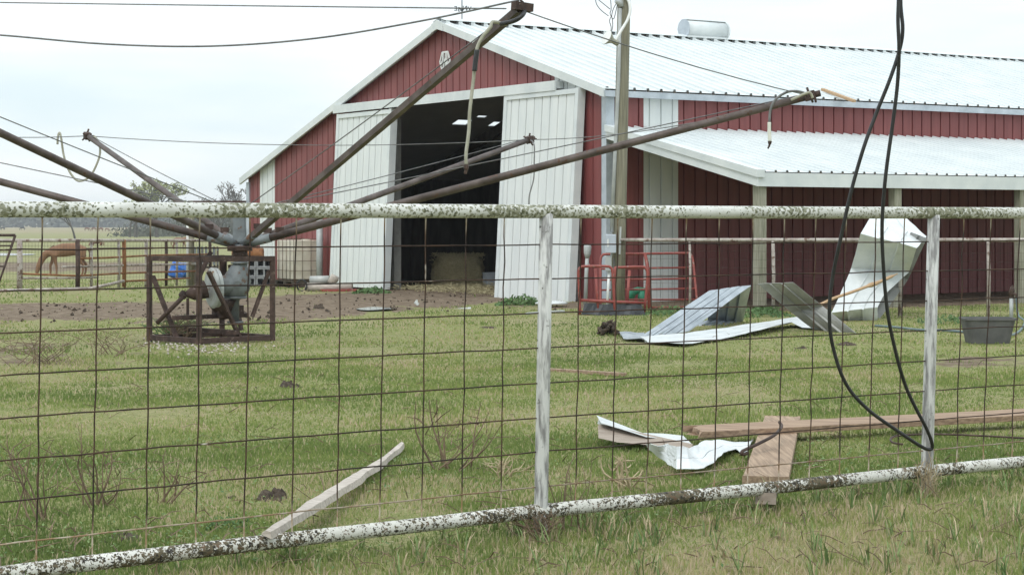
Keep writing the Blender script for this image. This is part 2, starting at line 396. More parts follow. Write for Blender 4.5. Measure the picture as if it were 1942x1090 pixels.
for a, b in zip(kn, kn[1:]):
    op = OPA <= a < OPB
    ribwall(gw, lambda q, o, z: B(-.012-o, q, z), a, b, (lambda m: (OPZ,)) if op else (lambda m: (-.05,)), lambda m: (lambda q: zroof(q)-.03,),
            lambda m: 1 if (.81 < m < 1.61 or 13.41 < m < 14.22) else 0, phase=.13)
gw.build('gable_wall', [M['red'], M['white']], barn)
sw = MB()
for a, b, mi in ((.05, .815, 0), (.815, 1.60, 1), (1.60, UL, 0)):
    ribwall(sw, lambda q, o, z: B(q, -.012-o, z), a, b, lambda m: (-.05,), lambda m: (ZE-.08,), lambda m: mi, phase=.13)
sw.build('side_wall', [M['red'], M['white']], barn)
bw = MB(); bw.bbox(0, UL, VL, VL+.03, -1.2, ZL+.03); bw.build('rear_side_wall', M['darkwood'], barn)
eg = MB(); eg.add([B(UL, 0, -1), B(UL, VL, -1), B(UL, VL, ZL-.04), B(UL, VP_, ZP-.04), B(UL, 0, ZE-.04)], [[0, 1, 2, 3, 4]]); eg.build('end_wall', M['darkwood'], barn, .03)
ct = MB()
ct.bbox(-.035, .0, .0, .10, -.05, ZE-.12); ct.bbox(-.04, .14, -.05, -.0, -.05, ZE-.12)
ct.build('corner_trim', M['greytrim'], barn)
ct = MB(); ct.bbox(-.05, .02, VL-.10, VL+.05, -.4, ZL-.1); ct.build('corner_trim', M['greytrim'], barn)
# roof slopes
ov = .16
def rz(v): return zroof(v)+.035
rr = MB(); per = .30; prof = [(-ov, 0)]; a = -ov+.08
while a < UL+ov:
    for da, o in ((-.032, 0), (-.024, .040), (.024, .040), (.032, 0)): prof.append((a+da, o))
    a += per
prof.append((UL+ov, 0))
vA, vB = -.14, VP_
zA = ZE-(ZP-ZE)/VP_*.14+.035
for (p, o1), (q, o2) in zip(prof, prof[1:]):
    rr.quad(B(p, vA, zA+o1), B(q, vA, zA+o2), B(q, vB, ZP+.035+o2), B(p, vB, ZP+.035+o1))
rr.build('roof_slope', M['roof'], barn)
ru = MB(); ru.quad(B(-ov, vA, zA-.03), B(UL+ov, vA, zA-.03), B(UL+ov, vB, ZP+.005), B(-ov, vB, ZP+.005)); ru.build('roof_underside', M['sheetback'], barn)
# rear slope: storm has torn openings through which the sky shows
n_l = (B(0, VL, ZL)-B(0, VP_, ZP)).cross(EU).normalized(); p_l = B(0, VP_, ZP+.035)
def luv(px, py):
    q = on_plane(px, py, p_l, n_l)-BR; return q.dot(EU), q.dot(EV)
holes = []
for x0, x1, y0, y1 in ((862, 890, 227, 236), (930, 962, 231, 239), (905, 922, 219, 222)):
    ps = [luv(x0, y0), luv(x1, y0), luv(x1, y1), luv(x0, y1)]
    us = sorted(p[0] for p in ps); vv = sorted(p[1] for p in ps)
    holes.append(((us[0]+us[1])/2, (us[2]+us[3])/2, (vv[0]+vv[1])/2, (vv[2]+vv[3])/2))
ucut = sorted({-ov, UL+ov, *[h[0] for h in holes], *[h[1] for h in holes]}); vcut = sorted({VP_, VL+.15, *[h[2] for h in holes], *[h[3] for h in holes]})
lr = MB()
for u0, u1 in zip(ucut, ucut[1:]):
    for v0, v1 in zip(vcut, vcut[1:]):
        uc, vc = (u0+u1)/2, (v0+v1)/2
        if any(h[0] < uc < h[1] and h[2] < vc < h[3] for h in holes): continue
        lr.quad(B(u0, v0, rz(v0)), B(u1, v0, rz(v0)), B(u1, v1, rz(v1)), B(u0, v1, rz(v1)))
lr.build('roof_slope', M['roof'], barn, .02)
rc = MB(); sl = (ZP-ZE)/VP_; hc = ZP+.035+.075
rc.add([B(-ov, VP_-.24, hc-.24*sl), B(UL+ov, VP_-.24, hc-.24*sl), B(UL+ov, VP_, hc), B(-ov, VP_, hc), B(UL+ov, VP_+.24, hc-.24*sl), B(-ov, VP_+.24, hc-.24*sl)], [[0, 1, 2, 3], [3, 2, 4, 5]])
rc.build('ridge_cap', M['roof'], barn, .008)
def castle(y_v, z0, zlow, zhigh, hw, a0, a1, per_):
    m = MB(); bot = []; top = []; a = a0+.08
    while a < a1:
        for da, z in ((-hw-.004, zlow), (-hw, zhigh), (hw, zhigh), (hw+.004, zlow)): bot.append(B(a+da, y_v, z0)); top.append(B(a+da, y_v, z))
        a += per_
    k = len(bot); m.add(bot+top, [[q, q+1, k+q+1, k+q] for q in range(k-1)]); return m
castle(VP_-.225, ZP-.07, ZP-.045, hc-.225*sl-.004, .045, -ov, UL, per).build('ridge_closure', M['trim'], barn, .006)
dk = MB(); dk.bbox(-ov+.1, UL, VP_-.10, VP_-.07, ZP-.05, ZP+.07); dk.build('ridge_gap_shade', M['darkwood'], barn)  # dark bar standing in for the shade in the gap under the cap
# rake trims
def rake(v0, z0, v1, z1, h=.105):
    m = MB(); uo = -ov-.03
    m.hexa([B(uo, v0, z0-h), B(uo+.05, v0, z0-h), B(uo+.05, v1, z1-h), B(uo, v1, z1-h)], [B(uo, v0, z0+.05), B(uo+.05, v0, z0+.05), B(uo+.05, v1, z1+.05), B(uo, v1, z1+.05)])
    m.hexa([B(uo+.05, v0, z0+.038), B(uo+.22, v0, z0+.038), B(uo+.22, v1, z1+.038), B(uo+.05, v1, z1+.038)], [B(uo+.05, v0, z0+.053), B(uo+.22, v0, z0+.053), B(uo+.22, v1, z1+.053), B(uo+.05, v1, z1+.053)])
    return m
rake(-.16, ZE-.05, VP_-.22, ZP-.073).build('rake_trim', M['trim'], barn)
rake(VL+.16, ZL-.05, VP_+.22, ZP-.072).build('rake_trim', M['trim'], barn)
rk = MB(); uo = -ov-.036
rk.add([B(uo, VP_-.22, ZP-.073-.105), B(uo, VP_, ZP-.125), B(uo, VP_+.22, ZP-.073-.105), B(uo, VP_+.22, ZP-.02), B(uo, VP_, ZP+.06), B(uo, VP_-.22, ZP-.02)], [[0, 1, 4, 5], [1, 2, 3, 4]])
rk.build('peak_trim', M['trim'], barn, .03)
ev = MB(); ev.bbox(-ov, UL+ov, -.20, -.15, ZE-.15, ZE-.04); ev.bbox(-ov, UL+ov, -.15, -.013, ZE-.14, ZE-.12); ev.build('eave_trim', M['greytrim'], barn)
castle(-.146, ZE-.05, ZE-.043, ZE+.006, .018, -ov, UL+ov, per).build('rib_end', M['darkwood'], barn, .006)
# door header track
hd = MB(); hd.bbox(-.20, -.03, 1.30, 9.98, 3.87, 4.00); hd.bbox(-.24, -.20, 1.28, 10.0, 3.83, 4.01); hd.build('door_track', M['trim'], barn)
def sliding_door(v0, v1, top_u, bot_u, zt, zb, shift):
    def f(q, o, z):
        k = (zt-z)/(zt-zb); return B(top_u+(bot_u-top_u)*k-o, q+shift*k, z)
    m = MB(); ribwall(m, f, v0, v1, lambda q: (zb,), lambda q: (zt,), lambda q: 0, phase=.14, h=-.04, w=.030)
    dr = m.build('sliding_door', M['white'], barn)
    fr = MB(); t = .13
    for a, b in ((v0, v0+.10), (v1-.10, v1)):
        fr.hexa([f(a, .03, zb-.01), f(b, .03, zb-.01), f(b, -t, zb-.01), f(a, -t, zb-.01)], [f(a, .03, zt+.01), f(b, .03, zt+.01), f(b, -t, zt+.01), f(a, -t, zt+.01)])
    fr.hexa([f(v0+.1, .03, zt-.09), f(v1-.1, .03, zt-.09), f(v1-.1, -t, zt-.09), f(v0+.1, -t, zt-.09)], [f(v0+.1, .03, zt), f(v1-.1, .03, zt), f(v1-.1, -t, zt), f(v0+.1, -t, zt)])
    fr.build('door_frame', M['trim'], dr)
sliding_door(7.40, 9.86, -.19, -.36, 3.80, .03, .03)
sliding_door(.55, 3.02, -.19, -.38, 3.83, -.02, .05)
for a_, b_ in ((OPB-.2, OPB-.02), (OPA+.02, OPA+.2)):
    jb = MB(); jb.bbox(.03, .20, a_, b_, -.05, OPZ); jb.build('door_jamb', M['sheetgrey'], barn)
pp = MB(); pp.tube([B(-.30, 10.52, -.05), B(-.30, 10.52, 1.5)], .075, 10); pp.build('downspout', M['greyconduit'], barn)
fr = MB()
for u in (4.5, 9, 13.5, 18, 22.5):
    for v in (.25, VP_-2.5, VP_+3.4, VL-.3): fr.bbox(u-.09, u+.09, v-.09, v+.09, -.5, zroof(v)-.02)
    fr.hexa([B(u-.05, .1, ZE-.3), B(u+.05, .1, ZE-.3), B(u+.05, VP_, ZP-.34), B(u-.05, VP_, ZP-.34)], [B(u-.05, .1, ZE-.06), B(u+.05, .1, ZE-.06), B(u+.05, VP_, ZP-.1), B(u-.05, VP_, ZP-.1)])
    fr.hexa([B(u-.05, VL-.1, ZL-.3), B(u+.05, VL-.1, ZL-.3), B(u+.05, VP_, ZP-.35), B(u-.05, VP_, ZP-.35)], [B(u-.05, VL-.1, ZL-.06), B(u+.05, VL-.1, ZL-.06), B(u+.05, VP_, ZP-.1), B(u-.05, VP_, ZP-.1)])
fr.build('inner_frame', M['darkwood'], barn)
# hexagonal emblem in the gable
ec = on_plane(844.5, 117, B(-.05, 0, 0), -EU); em = MB()
def ep(a, b, o=0): return ec+EV*(-a)+Vector((0, 0, b))-EU*o
hx = [(-.10, .19), (.10, .19), (.19, 0), (.10, -.19), (-.10, -.19), (-.19, 0)]
def estroke(p, q, wd, o=.012):
    p, q = Vector((*p, 0)), Vector((*q, 0)); t = (q-p).normalized(); n = Vector((-t.y, t.x, 0))*wd/2
    cs = [p-n, q-n, q+n, p+n]
    em.hexa([ep(c.x, c.y, -.01) for c in cs], [ep(c.x, c.y, o) for c in cs])
for i in range(6): estroke(hx[i], hx[(i+1) % 6], .034, .012+.0015*i)
for k, (p, q, wd) in enumerate((((-.06, .17), (-.065, .02), .038), ((.06, .17), (.065, .02), .038), ((-.06, .04), (-.13, -.08), .032), ((.06, .04), (.13, -.08), .032), ((.03, .05), (-.06, -.18), .034), ((.05, .0), (.09, -.16), .028))): estroke(p, q, wd, .024+.0015*k)
em.build('emblem', M['white'], barn)
# lean-to on the side
PW, PU0 = 4.10, .02
pz0, pz1 = CZ+1.70, CZ+.81
pr = MB(); prof = [(PU0-.02, 0)]; a = PU0+.10
while a < UL:
    for da, o in ((-.026, 0), (-.020, .032), (.020, .032), (.026, 0)): prof.append((a+da, o))
    a += .24
prof.append((UL, 0))
for (p, o1), (q, o2) in zip(prof, prof[1:]):
    pr.quad(B(p, -PW-.03, pz1+o1), B(q, -PW-.03, pz1+o2), B(q, -.04, pz0+o2), B(p, -.04, pz0+o1))
pr.build('lean_to_roof', M['roof'], barn)
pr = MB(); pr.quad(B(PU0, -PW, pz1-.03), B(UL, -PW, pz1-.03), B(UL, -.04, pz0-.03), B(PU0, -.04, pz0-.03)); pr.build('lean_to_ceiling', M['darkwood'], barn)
pf = MB(); pf.bbox(PU0-.05, UL, -PW-.05, -PW, pz1-.235, pz1-.015); pf.build('lean_to_fascia', M['trim'], barn)
pf = MB(); pf.hexa([B(PU0-.08, -PW-.07, pz1-.235), B(PU0-.05, -PW-.07, pz1-.235), B(PU0-.05, -.06, pz0-.215), B(PU0-.08, -.06, pz0-.215)], [B(PU0-.08, -PW-.07, pz1-.085), B(PU0-.05, -PW-.07, pz1-.085), B(PU0-.05, -.06, pz0-.075), B(PU0-.08, -.06, pz0-.075)])
pf.hexa([B(PU0-.11, -PW-.09, pz1-.09), B(PU0+.06, -PW-.09, pz1-.09), B(PU0+.06, -.06, pz0-.08), B(PU0-.11, -.06, pz0-.08)], [B(PU0-.11, -PW-.09, pz1+.03), B(PU0+.06, -PW-.09, pz1+.03), B(PU0+.06, -.06, pz0+.03), B(PU0-.11, -.06, pz0+.03)])
pf.build('lean_to_rake', M['trim'], barn)
castle(-PW-.037, pz1-.016, pz1-.011, pz1+.016, .016, PU0+.02, UL, .24).build('lean_to_rib_end', M['darkwood'], barn, .006)
for i, u in enumerate((.03, 3.0, 6.05, 9.1, 12.1, 15.1, 18.1, 21.1)):
    m = MB(); m.bbox(u, u+.085, -PW+.0, -PW+.15, -.1, pz1-.06); m.bbox(u+.087, u+.165, -PW+.003, -PW+.153, -.1, pz1-.06)
    m.build('lean_to_post', M['lean_wood'], barn, bevel=.006)
# weather vane
wv0 = B(.39, VP_, hc); wv = thing('weather_vane', 'dark weather vane with compass letters on the barn ridge', 'weather vane', wv0)
m = MB(); m.tube([wv0, wv0+Vector((0, 0, .75))], .011, 6); m.build('pole', M['vane'], wv)
lc = wv0+Vector((0, 0, .20)); m = MB()
for dx, dy in ((.115, .03), (-.115, -.03), (.03, -.115), (-.03, .115)): m.tube([lc, lc+Vector((dx, dy, .015))], .006, 5)
m.tube([lc+Vector((0, 0, -.05)), lc+Vector((0, 0, .0))], [.01, .045], 8); m.build('cross_arms', M['vane'], wv)
dg = None
def letters(ch, pos, size, mir):
    cu = bpy.data.curves.new('t', 'FONT'); cu.body = ch; cu.size = size; cu.extrude = .004; cu.offset = .003; cu.align_x = 'CENTER'
    o = bpy.data.objects.new('t', cu); col.objects.link(o); bpy.context.view_layer.update()
    e = o.evaluated_get(bpy.context.evaluated_depsgraph_get()); mm = e.to_mesh(); mb = MB()
    mb.add([pos+Vector((-v.co.x if mir else v.co.x, v.co.z, v.co.y)) for v in mm.vertices], [list(p.vertices) for p in mm.polygons])
    e.to_mesh_clear(); bpy.data.objects.remove(o); return mb
for ch, dx, dy, mir in (('E', -.125, -.03, True), ('S', -.062, .12, True), ('N', .062, -.12, True), ('W', .125, .03, True)):
    letters(ch, lc+Vector((dx, dy, -.03)), .125, mir).build('letter', M['vane'], wv)
m = MB(); m.bar(lc+Vector((-.25, 0, .42)), lc+Vector((.25, 0, .42)), .01, .02); m.add([lc+Vector((.25, 0, .36)), lc+Vector((.25, 0, .48)), lc+Vector((.36, 0, .42))], [[0, 1, 2]]); m.build('arrow', M['vane'], wv, .006)
# ridge ventilator
va, vb = B(6.12, VP_, 0), B(7.22, VP_, 0); vz = ZP+.24
rv = thing('roof_ventilator', 'white drum shaped ventilator on the barn roof ridge', 'roof vent', va+Vector((0, 0, ZP)))
m = MB(); m.tube([va+Vector((0, 0, vz)), vb+Vector((0, 0, vz))], .19, 20); m.build('drum', M['trim'], rv)
m = MB(); rp = []
for k in range(10):
    a = 2*math.pi*k/10; rp.append(va-EU*.012+Vector((0, 0, vz))+EV*math.cos(a)*.215+Vector((0, 0, math.sin(a)*.215)))
m.add(rp+[p-EU*.012 for p in rp], [list(range(10)), list(range(10, 20))]+[[i, (i+1) % 10, 10+(i+1) % 10, 10+i] for i in range(10)]); m.build('end_plate', M['greytrim'], rv)
m = MB(); m.tube([vb+Vector((0, 0, vz)), vb+EU*.03+Vector((0, 0, vz))], .212, 20); m.build('end_plate', M['trim'], rv)
m = MB(); m.bar(va+Vector((0, 0, vz+.2))+EV*-.0, vb+Vector((0, 0, vz+.2)), .16, .012); m.build('top_flap', M['trim'], rv)
m = MB(); m.hexa([B(6.1, VP_-.16, ZP+.02), B(7.25, VP_-.16, ZP+.02), B(7.25, VP_+.16, ZP+.02), B(6.1, VP_+.16, ZP+.02)], [B(6.15, VP_-.09, ZP+.16), B(7.2, VP_-.09, ZP+.16), B(7.2, VP_+.09, ZP+.16), B(6.15, VP_+.09, ZP+.16)]); m.build('base', M['trim'], rv)
# lumber on the roof
n_r = EU.cross(B(0, VP_, ZP)-B(0, 0, ZE)).normalized(); p_r = B(0, 0, ZE+.10)
a, b = on_plane(1560, 170, p_r, n_r), on_plane(1620, 192, p_r, n_r)
m = MB(); m.bar(a, b, .09, .05, n_r); tag(m.build('lumber', M['tanwood'], bevel=.004), 'tan length of lumber lying on the white barn roof', 'lumber')

# ------------------------------------------------------------------ inside the doorway
hb = GP(868, 541); hb = Vector((hb.x, 42.0, 0)); hx0 = (818-CX)/F*42; hx1 = (917-CX)/F*42
m = MB()
nxb, nyb, nzb = 16, 10, 10
def hp(i, j, k):
    a, b_, c = i/nxb*2-1, j/nyb*2-1, k/nzb
    e = 5.0; r = (abs(a)**e+abs(b_)**e+abs(c*2-1)**e)**(1/e); r = max(r, 1e-3)
    mx_ = max(abs(a), abs(b_), abs(c*2-1)); s = mx_/r
    p = Vector(((hx0+hx1)/2+a*s*(hx1-hx0)/2*(1.10-.22*c+.05*math.sin(c*9+a*3)), 42.5+b_*s*.5, -.05+(c*2-1)*s*.37+.37))
    q = noise.noise(p*5)*.05+noise.noise(p*14)*.03
    return p+Vector((a, b_, .6)).normalized()*q
idx = {}
for i in range(nxb+1):
    for j in range(nyb+1):
        for k in range(nzb+1):
            if i in (0, nxb) or j in (0, nyb) or k in (0, nzb): idx[(i, j, k)] = len(m.v); m.v.append(hp(i, j, k))
def fq(*ks): m.f.append([idx[k] for k in ks]); m.m.append(0); m.sm.append(False)
for i in range(nxb):
    for j in range(nyb):
        for k in (0, nzb): fq((i, j, k), (i+1, j, k), (i+1, j+1, k), (i, j+1, k))
    for k in range(nzb):
        for j in (0, nyb): fq((i, j, k), (i+1, j, k), (i+1, j, k+1), (i, j, k+1))
for j in range(nyb):
    for k in range(nzb):
        for i in (0, nxb): fq((i, j, k), (i, j+1, k), (i, j+1, k+1), (i, j, k+1))
def straws(mb, n, fx, L, wd):
    for _ in range(n):
        p = fx(); dd = Vector((random.gauss(0, 1), random.gauss(0, 1), random.gauss(0, .4))).normalized()*L*random.uniform(.4, 1)
        s = Vector((random.gauss(0, 1), random.gauss(0, 1), random.gauss(0, 1))).normalized()*wd
        mb.add([p-dd/2-s, p-dd/2+s, p+dd/2], [[0, 1, 2]])
def hayface():
    x = random.uniform(hx0, hx1); z = random.uniform(0, .7)
    if random.random() < .4: return Vector((x, random.uniform(42, 43), .70+random.uniform(-.03, .03)))
    return Vector((x, 41.98+random.uniform(-.04, .05), z))
straws(m, 1500, hayface, .16, .006)
tag(m.build('hay_bale', M['hay']), 'shaggy hay bale inside the dark barn doorway', 'hay bale')
m = MB()
def fl():
    q = B(random.uniform(-.3, 3.2), random.uniform(3.1, 8.0), 0); return Vector((q.x, q.y, .03+abs(random.gauss(0, .035))))
straws(m, 4200, fl, .22, .008); tag(m.build('straw_litter', M['hay']), 'loose straw covering the floor of the barn doorway', 'straw', kind='stuff')
q = P(931, 523, 41.0); m = MB(); m.box((q.x, 41.1, .16), (.13, .05, 0), (-.05, .12, 0), (0, 0, .15)); m.box((q.x, 41.1, .32), (.14, .055, 0), (-.055, .13, 0), (0, 0, .012)); m.tube([(q.x-.1, 41, .2), (q.x, 40.95, .26), (q.x+.1, 41, .2)], .006, 5)
tag(m.build('bucket', M['greytrim'], bevel=.02), 'pale square bucket beside the hay bale in the doorway', 'bucket')

# ------------------------------------------------------------------ front cattle fence
FD = Vector((2.03, 1.35, 0)); FA = Vector((.14, 8.47, 0)); FN = Vector((-1.35, 2.03, 0)).normalized()
def FP(px, py, o=0): return on_plane(px, py, FA-FN*o, FN)
fence = thing('cattle_fence', 'white lichen spotted pipe fence with rusty wire mesh in the foreground', 'fence', (FA.x, FA.y, 0))
tx = [-300, 0, 500, 1030, 1500, 1942, 2500]; ty = [395, 397, 399, 401, 403, 404, 406]
bx = [-300, 50, 300, 500, 760, 1030, 1400, 1760, 1942, 2500]; by = [1132, 1082, 1052, 1028, 999, 968, 931, 893, 875, 822]
m = MB(); m.tube(smoothpts([FP(x, y) for x, y in zip(tx, ty)], 5), .0305, 20); m.build('top_rail', M['toprail'], fence)
m = MB(); m.tube(smoothpts([FP(x, y) for x, y in zip(bx, by)], 5), .0315, 20); m.build('bottom_rail', M['botrail'], fence)
for (xt, xb) in ((-38, -48), (1036, 1026), (1771, 1758), (2345, 2330)):
    yt = np.interp(xt, tx, ty); yb = np.interp(xb, bx, by); a, b = FP(xt, yt+4), FP(xb, yb)
    m = MB(); m.tube([b+(b-a)*.14, b, a.lerp(b, .5), a], .0315, 18); m.build('post', M['fpost'], fence)
    m = MB(); m.tube([b-FD.normalized()*.05, b+FD.normalized()*.05], .0345, 18); m.build('weld_collar', M['botrail'], fence)
vt = [80, 187, 285, 380, 473, 562, 647, 730, 808, 885, 957, 1102, 1172, 1237, 1303, 1365, 1428, 1488, 1548, 1605, 1662, 1716, 1828, 1880, 1935, 1988, 2040, 2092, 2142, 2190, 2240]
vbm = [69, 175, 277, 372, 463, 554, 639, 720, 800, 875, 950, 1091, 1160, 1226, 1291, 1354, 1417, 1476, 1534, 1591, 1647, 1702, 1813, 1865, 1918, 1972, 2024, 2076, 2126, 2174, 2224]
vt = [-250, -150]+vt; vbm = [-262, -161]+vbm
dk_ = [.150, .303, .457, .613, .772, .928, 1.08, 1.237]
m = MB()
for i, (xt, xb) in enumerate(zip(vt, vbm)):
    a, b = FP(xt, np.interp(xt, tx, ty), -.012), FP(xb, np.interp(xb, bx, by), -.012)
    pts = []
    for k in range(13):
        p = a.lerp(b, k/12)
        if 0 < k < 12: p = p+FD.normalized()*(noise.noise(Vector((i*3.1, k*.8, 0)))*.007)+FN*(noise.noise(Vector((i*3.1, k*.7, 9)))*.008)
        pts.append(p)
    m.tube(smoothpts(pts, 2), .0033, 6)
m.build('vertical_wires', M['wire'], fence)
m = MB()
for k, dd in enumerate(dk_):
    pts = []
    for x in range(-300, 2501, 56):
        yt, yb = np.interp(x, tx, ty), np.interp(x, bx, by)
        y = yt+(yb-yt)*dd/1.347
        p = FP(x, y, -.004); pts.append(p+Vector((0, 0, noise.noise(Vector((x*.011, k*5, 0)))*.005)))
    m.tube(pts, .0034, 6)
m.build('horizontal_wires', M['wire'], fence)

# ------------------------------------------------------------------ hanging cable loop over the fence
pts = []
for x, y, Y in ((1716, -260, 9.05), (1712, -100, 9.05), (1708, 0, 9.06), (1712, 55, 9.06), (1706, 95, 9.07), (1688, 150, 9.08), (1662, 215, 9.1), (1638, 280, 9.1), (1615, 360, 9.12), (1597, 440, 9.15), (1580, 520, 9.2), (1573, 585, 9.22), (1578, 650, 9.25), (1603, 725, 9.3), (1645, 775, 9.35), (1700, 815, 9.42), (1742, 843, 9.5), (1762, 852, 9.55), (1768, 843, 9.55), (1757, 812, 9.5), (1735, 770, 9.45), (1715, 725, 9.4), (1697, 660, 9.32), (1683, 590, 9.26), (1675, 500, 9.2), (1673, 420, 9.16), (1680, 330, 9.12), (1693, 235, 9.1), (1702, 160, 9.08), (1705, 95, 9.04), (1703, 40, 9.03), (1704, 0, 9.03), (1706, -100, 9.03), (1708, -260, 9.03)): pts.append(P(x, y, Y))
m = MB(); m.tube(smoothpts(pts, 6), .0092, 10)
tag(m.build('hanging_cable', M['blackcable']), 'loop of thick black cable hanging down in front of the pipe fence', 'cable')

# ------------------------------------------------------------------ horse walker
hubp = P(455, 462, 22.6)
wk = thing('horse_walker', 'rusty six armed horse walker with motor frame standing in the yard', 'horse walker', (hubp.x, hubp.y, 0))
A = Vector((-3.62, 21.75, 0)); Bq = Vector((-2.86, 22.45, 0)); Cq = Vector((-4.33, 22.45, 0)); Dq = Bq+Cq-A
ht = 1.02
m = MB()
for q in (A, Bq, Cq, Dq): m.bar(q+Vector((0, 0, -.02)), q+Vector((0, 0, ht)), .06, .06, (0, 1, 0))
for a, b in ((A, Bq), (Bq, Dq), (Dq, Cq), (Cq, A)):
    m.bar(a+Vector((0, 0, ht-.03)), b+Vector((0, 0, ht-.03)), .055, .055); 
    m.bar(a+Vector((0, 0, .05)), b+Vector((0, 0, .05)), .06, .06)
m.build('frame', M['rust'], wk)
for a, b in ((Cq+Vector((.04, 0, .78)), Cq.lerp(A, .55)+Vector((0, .05, .05))), (A+Vector((.1, .05, .85)), A.lerp(Bq, .55)+Vector((0, .05, .05))), (Bq+Vector((-.04, 0, .85)), Bq.lerp(A, .3)+Vector((0, .1, .3))), (Dq+Vector((.1, 0, .9)), Dq+Vector((.25, -.1, .1)))):
    m = MB(); m.bar(a, b, .05, .035); m.build('brace', M['rust'], wk)
for a_, b_ in ((Cq.lerp(A, .5)+Vector((0, 0, .30)), Dq.lerp(Bq, .5)+Vector((0, 0, .30))), (A.lerp(Bq, .5)+Vector((0, 0, .13)), Dq.lerp(Cq, .5)+Vector((0, 0, .13)))):
    m = MB(); m.bar(a_, b_, .08, .05); m.build('cross_member', M['rust'], wk)
m = MB(); m.bar(Cq.lerp(A, .5)+Vector((0, 0, .995)), Dq.lerp(Bq, .5)+Vector((0, 0, .995)), .09, .05); m.build('cross_member', M['rust'], wk)
hc_ = hubp.copy()
def H(px, py, dY=0): return P(px, py, 22.5+dY)
m = MB(); m.tube([H(445, 614), H(446, 568), H(446, 563), H(447, 548), H(450, 530), H(453, 513), H(455, 500), H(456, 484), H(456, 464)], [.052, .052, .125, .165, .170, .125, .078, .066, .062], 14)
m.tube([H(452, 534, -.02), H(425, 542, -.1), H(408, 545, -.15)], [.13, .12, .10], 12); m.tube([H(455, 500), H(455, 497)], .11, 14); m.tube([H(446, 566), H(446, 562)], .14, 14); m.tube([H(452, 538, -.15), H(452, 539, -.20)], .045, 8); m.tube([H(446, 612), H(446, 609)], .10, 12)
m.build('gearbox', M['greysteel'], wk)
m = MB(); ax = Vector((-.86, -.50, -.03)).normalized(); c = H(400, 546, -.25)
m.tube([c-ax*.03, c-ax*.02, c, c+ax*.008], [.235, .245, .225, .205], 28, flat=True); m.tube([c-ax*.075, c-ax*.035], [.235, .235], 28, flat=True); m.build('pulley', M['pulley'], wk)
m = MB(); m.tube([H(391, 548, -.3), H(366, 556, -.35), H(352, 558, -.4)], [.11, .085, .03], 12); m.tube([H(350, 556, -.4), H(345, 562, -.38)], .05, 10); m.tube([H(348, 562, -.42), H(298, 612, -.3)], .028, 8); m.build('drive_shaft', M['rust'], wk)
m = MB(); m.tube([H(425, 568, .05), H(425, 580, .05), H(428, 605, .05)], [.19, .17, .07], 12); m.box(H(432, 590, .1), (.14, .1, 0), (-.05, .08, 0), (0, 0, .07)); m.build('motor', M['rust'], wk)
for a_, b_, w_ in ((H(356, 565, -.2), H(356, 600, -.2), .03), (H(400, 478, .3), H(380, 520, .2), .05), (H(425, 490, .2), H(425, 525, .2), .06)): m = MB(); m.bar(a_, b_, w_, w_, (0, 1, 0)); m.build('hanger', M['rust'], wk)
m = MB(); m.tube([H(455, 492), H(455, 470)], [.10, .085], 12); m.tube([H(455, 476), H(455, 466)], .16, 6); m.build('hub', M['rust'], wk)
m = MB(); mt = H(453, 399, .12); mb_ = H(455, 460, .1); m.bar(mb_, mt, .145, .145, (0, 1, 0)); m.build('mast', M['greysteel'], wk, bevel=.008)
tips = [P(985, 18, 17.6), P(1536, 182, 21.0), P(1004, 265, 28.0), P(166, 258, 28.0), P(-400, 62, 18.0), P(-630, 176, 23.2)]
radii = [.042, .048, .042, .042, .044, .046]
wtop = mt.copy()
arms = []
for i, tp in enumerate(tips):
    root = hubp+(Vector((tp.x, tp.y, 0))-Vector((hubp.x, hubp.y, 0))).normalized()*.10
    m = MB()
    dirv = (tp-root)
    knee = root+dirv*.17+Vector((0, 0, -.05*0))
    m.tube([root, root+dirv*.2, root+dirv*.6, tp], [radii[i]*1.0, radii[i], radii[i]*.96, radii[i]*.9], 10) if i else m.bar(root, tp, .066, .066)
    ao = m.build('arm', M['armpipe'], wk); arms.append(ao)
    m = MB(); m.tube([root-dirv.normalized()*.04, root+dirv*(.30/dirv.length)], radii[i]*1.15, 10); m.build('arm_sleeve', M['greysteel'], ao)
    m = MB(); q = root+dirv*(.42/dirv.length); m.box(q+Vector((0, 0, radii[i]+.02)), (.05, 0, 0), (0, .02, 0), (0, 0, .03)); m.build('clamp', M['rust'], ao)
    # tip bracket
    m = MB(); t = dirv.normalized(); s = t.cross(Vector((0, 0, 1))).normalized(); u = s.cross(t)
    if i == 0:
        m.bar(tp-Vector((.055, .05, -.03)), tp+Vector((.11, .05, .015)), .09, .075); m.tube([tp+Vector((-.04, 0, .05)), tp+Vector((0, 0, .095)), tp+Vector((.035, 0, .06))], .014, 6)
        m.tube([tp+Vector((.03, 0, -.03)), tp+Vector((.035, 0, -.07))], .012, 6)
    else:
        m.box(tp, t*.06, s*.045, u*.05)
        for k in range(5):
            a = k*1.3; q = tp+t*random.uniform(-.06, .06); m.tube([q, q+(s*math.cos(a)+u*math.sin(a))*.10], .014, 6)
        m.tube([tp+t*.05, tp+t*.12], .036, 8)
    m.build('tip_bracket', M['rust'], ao)
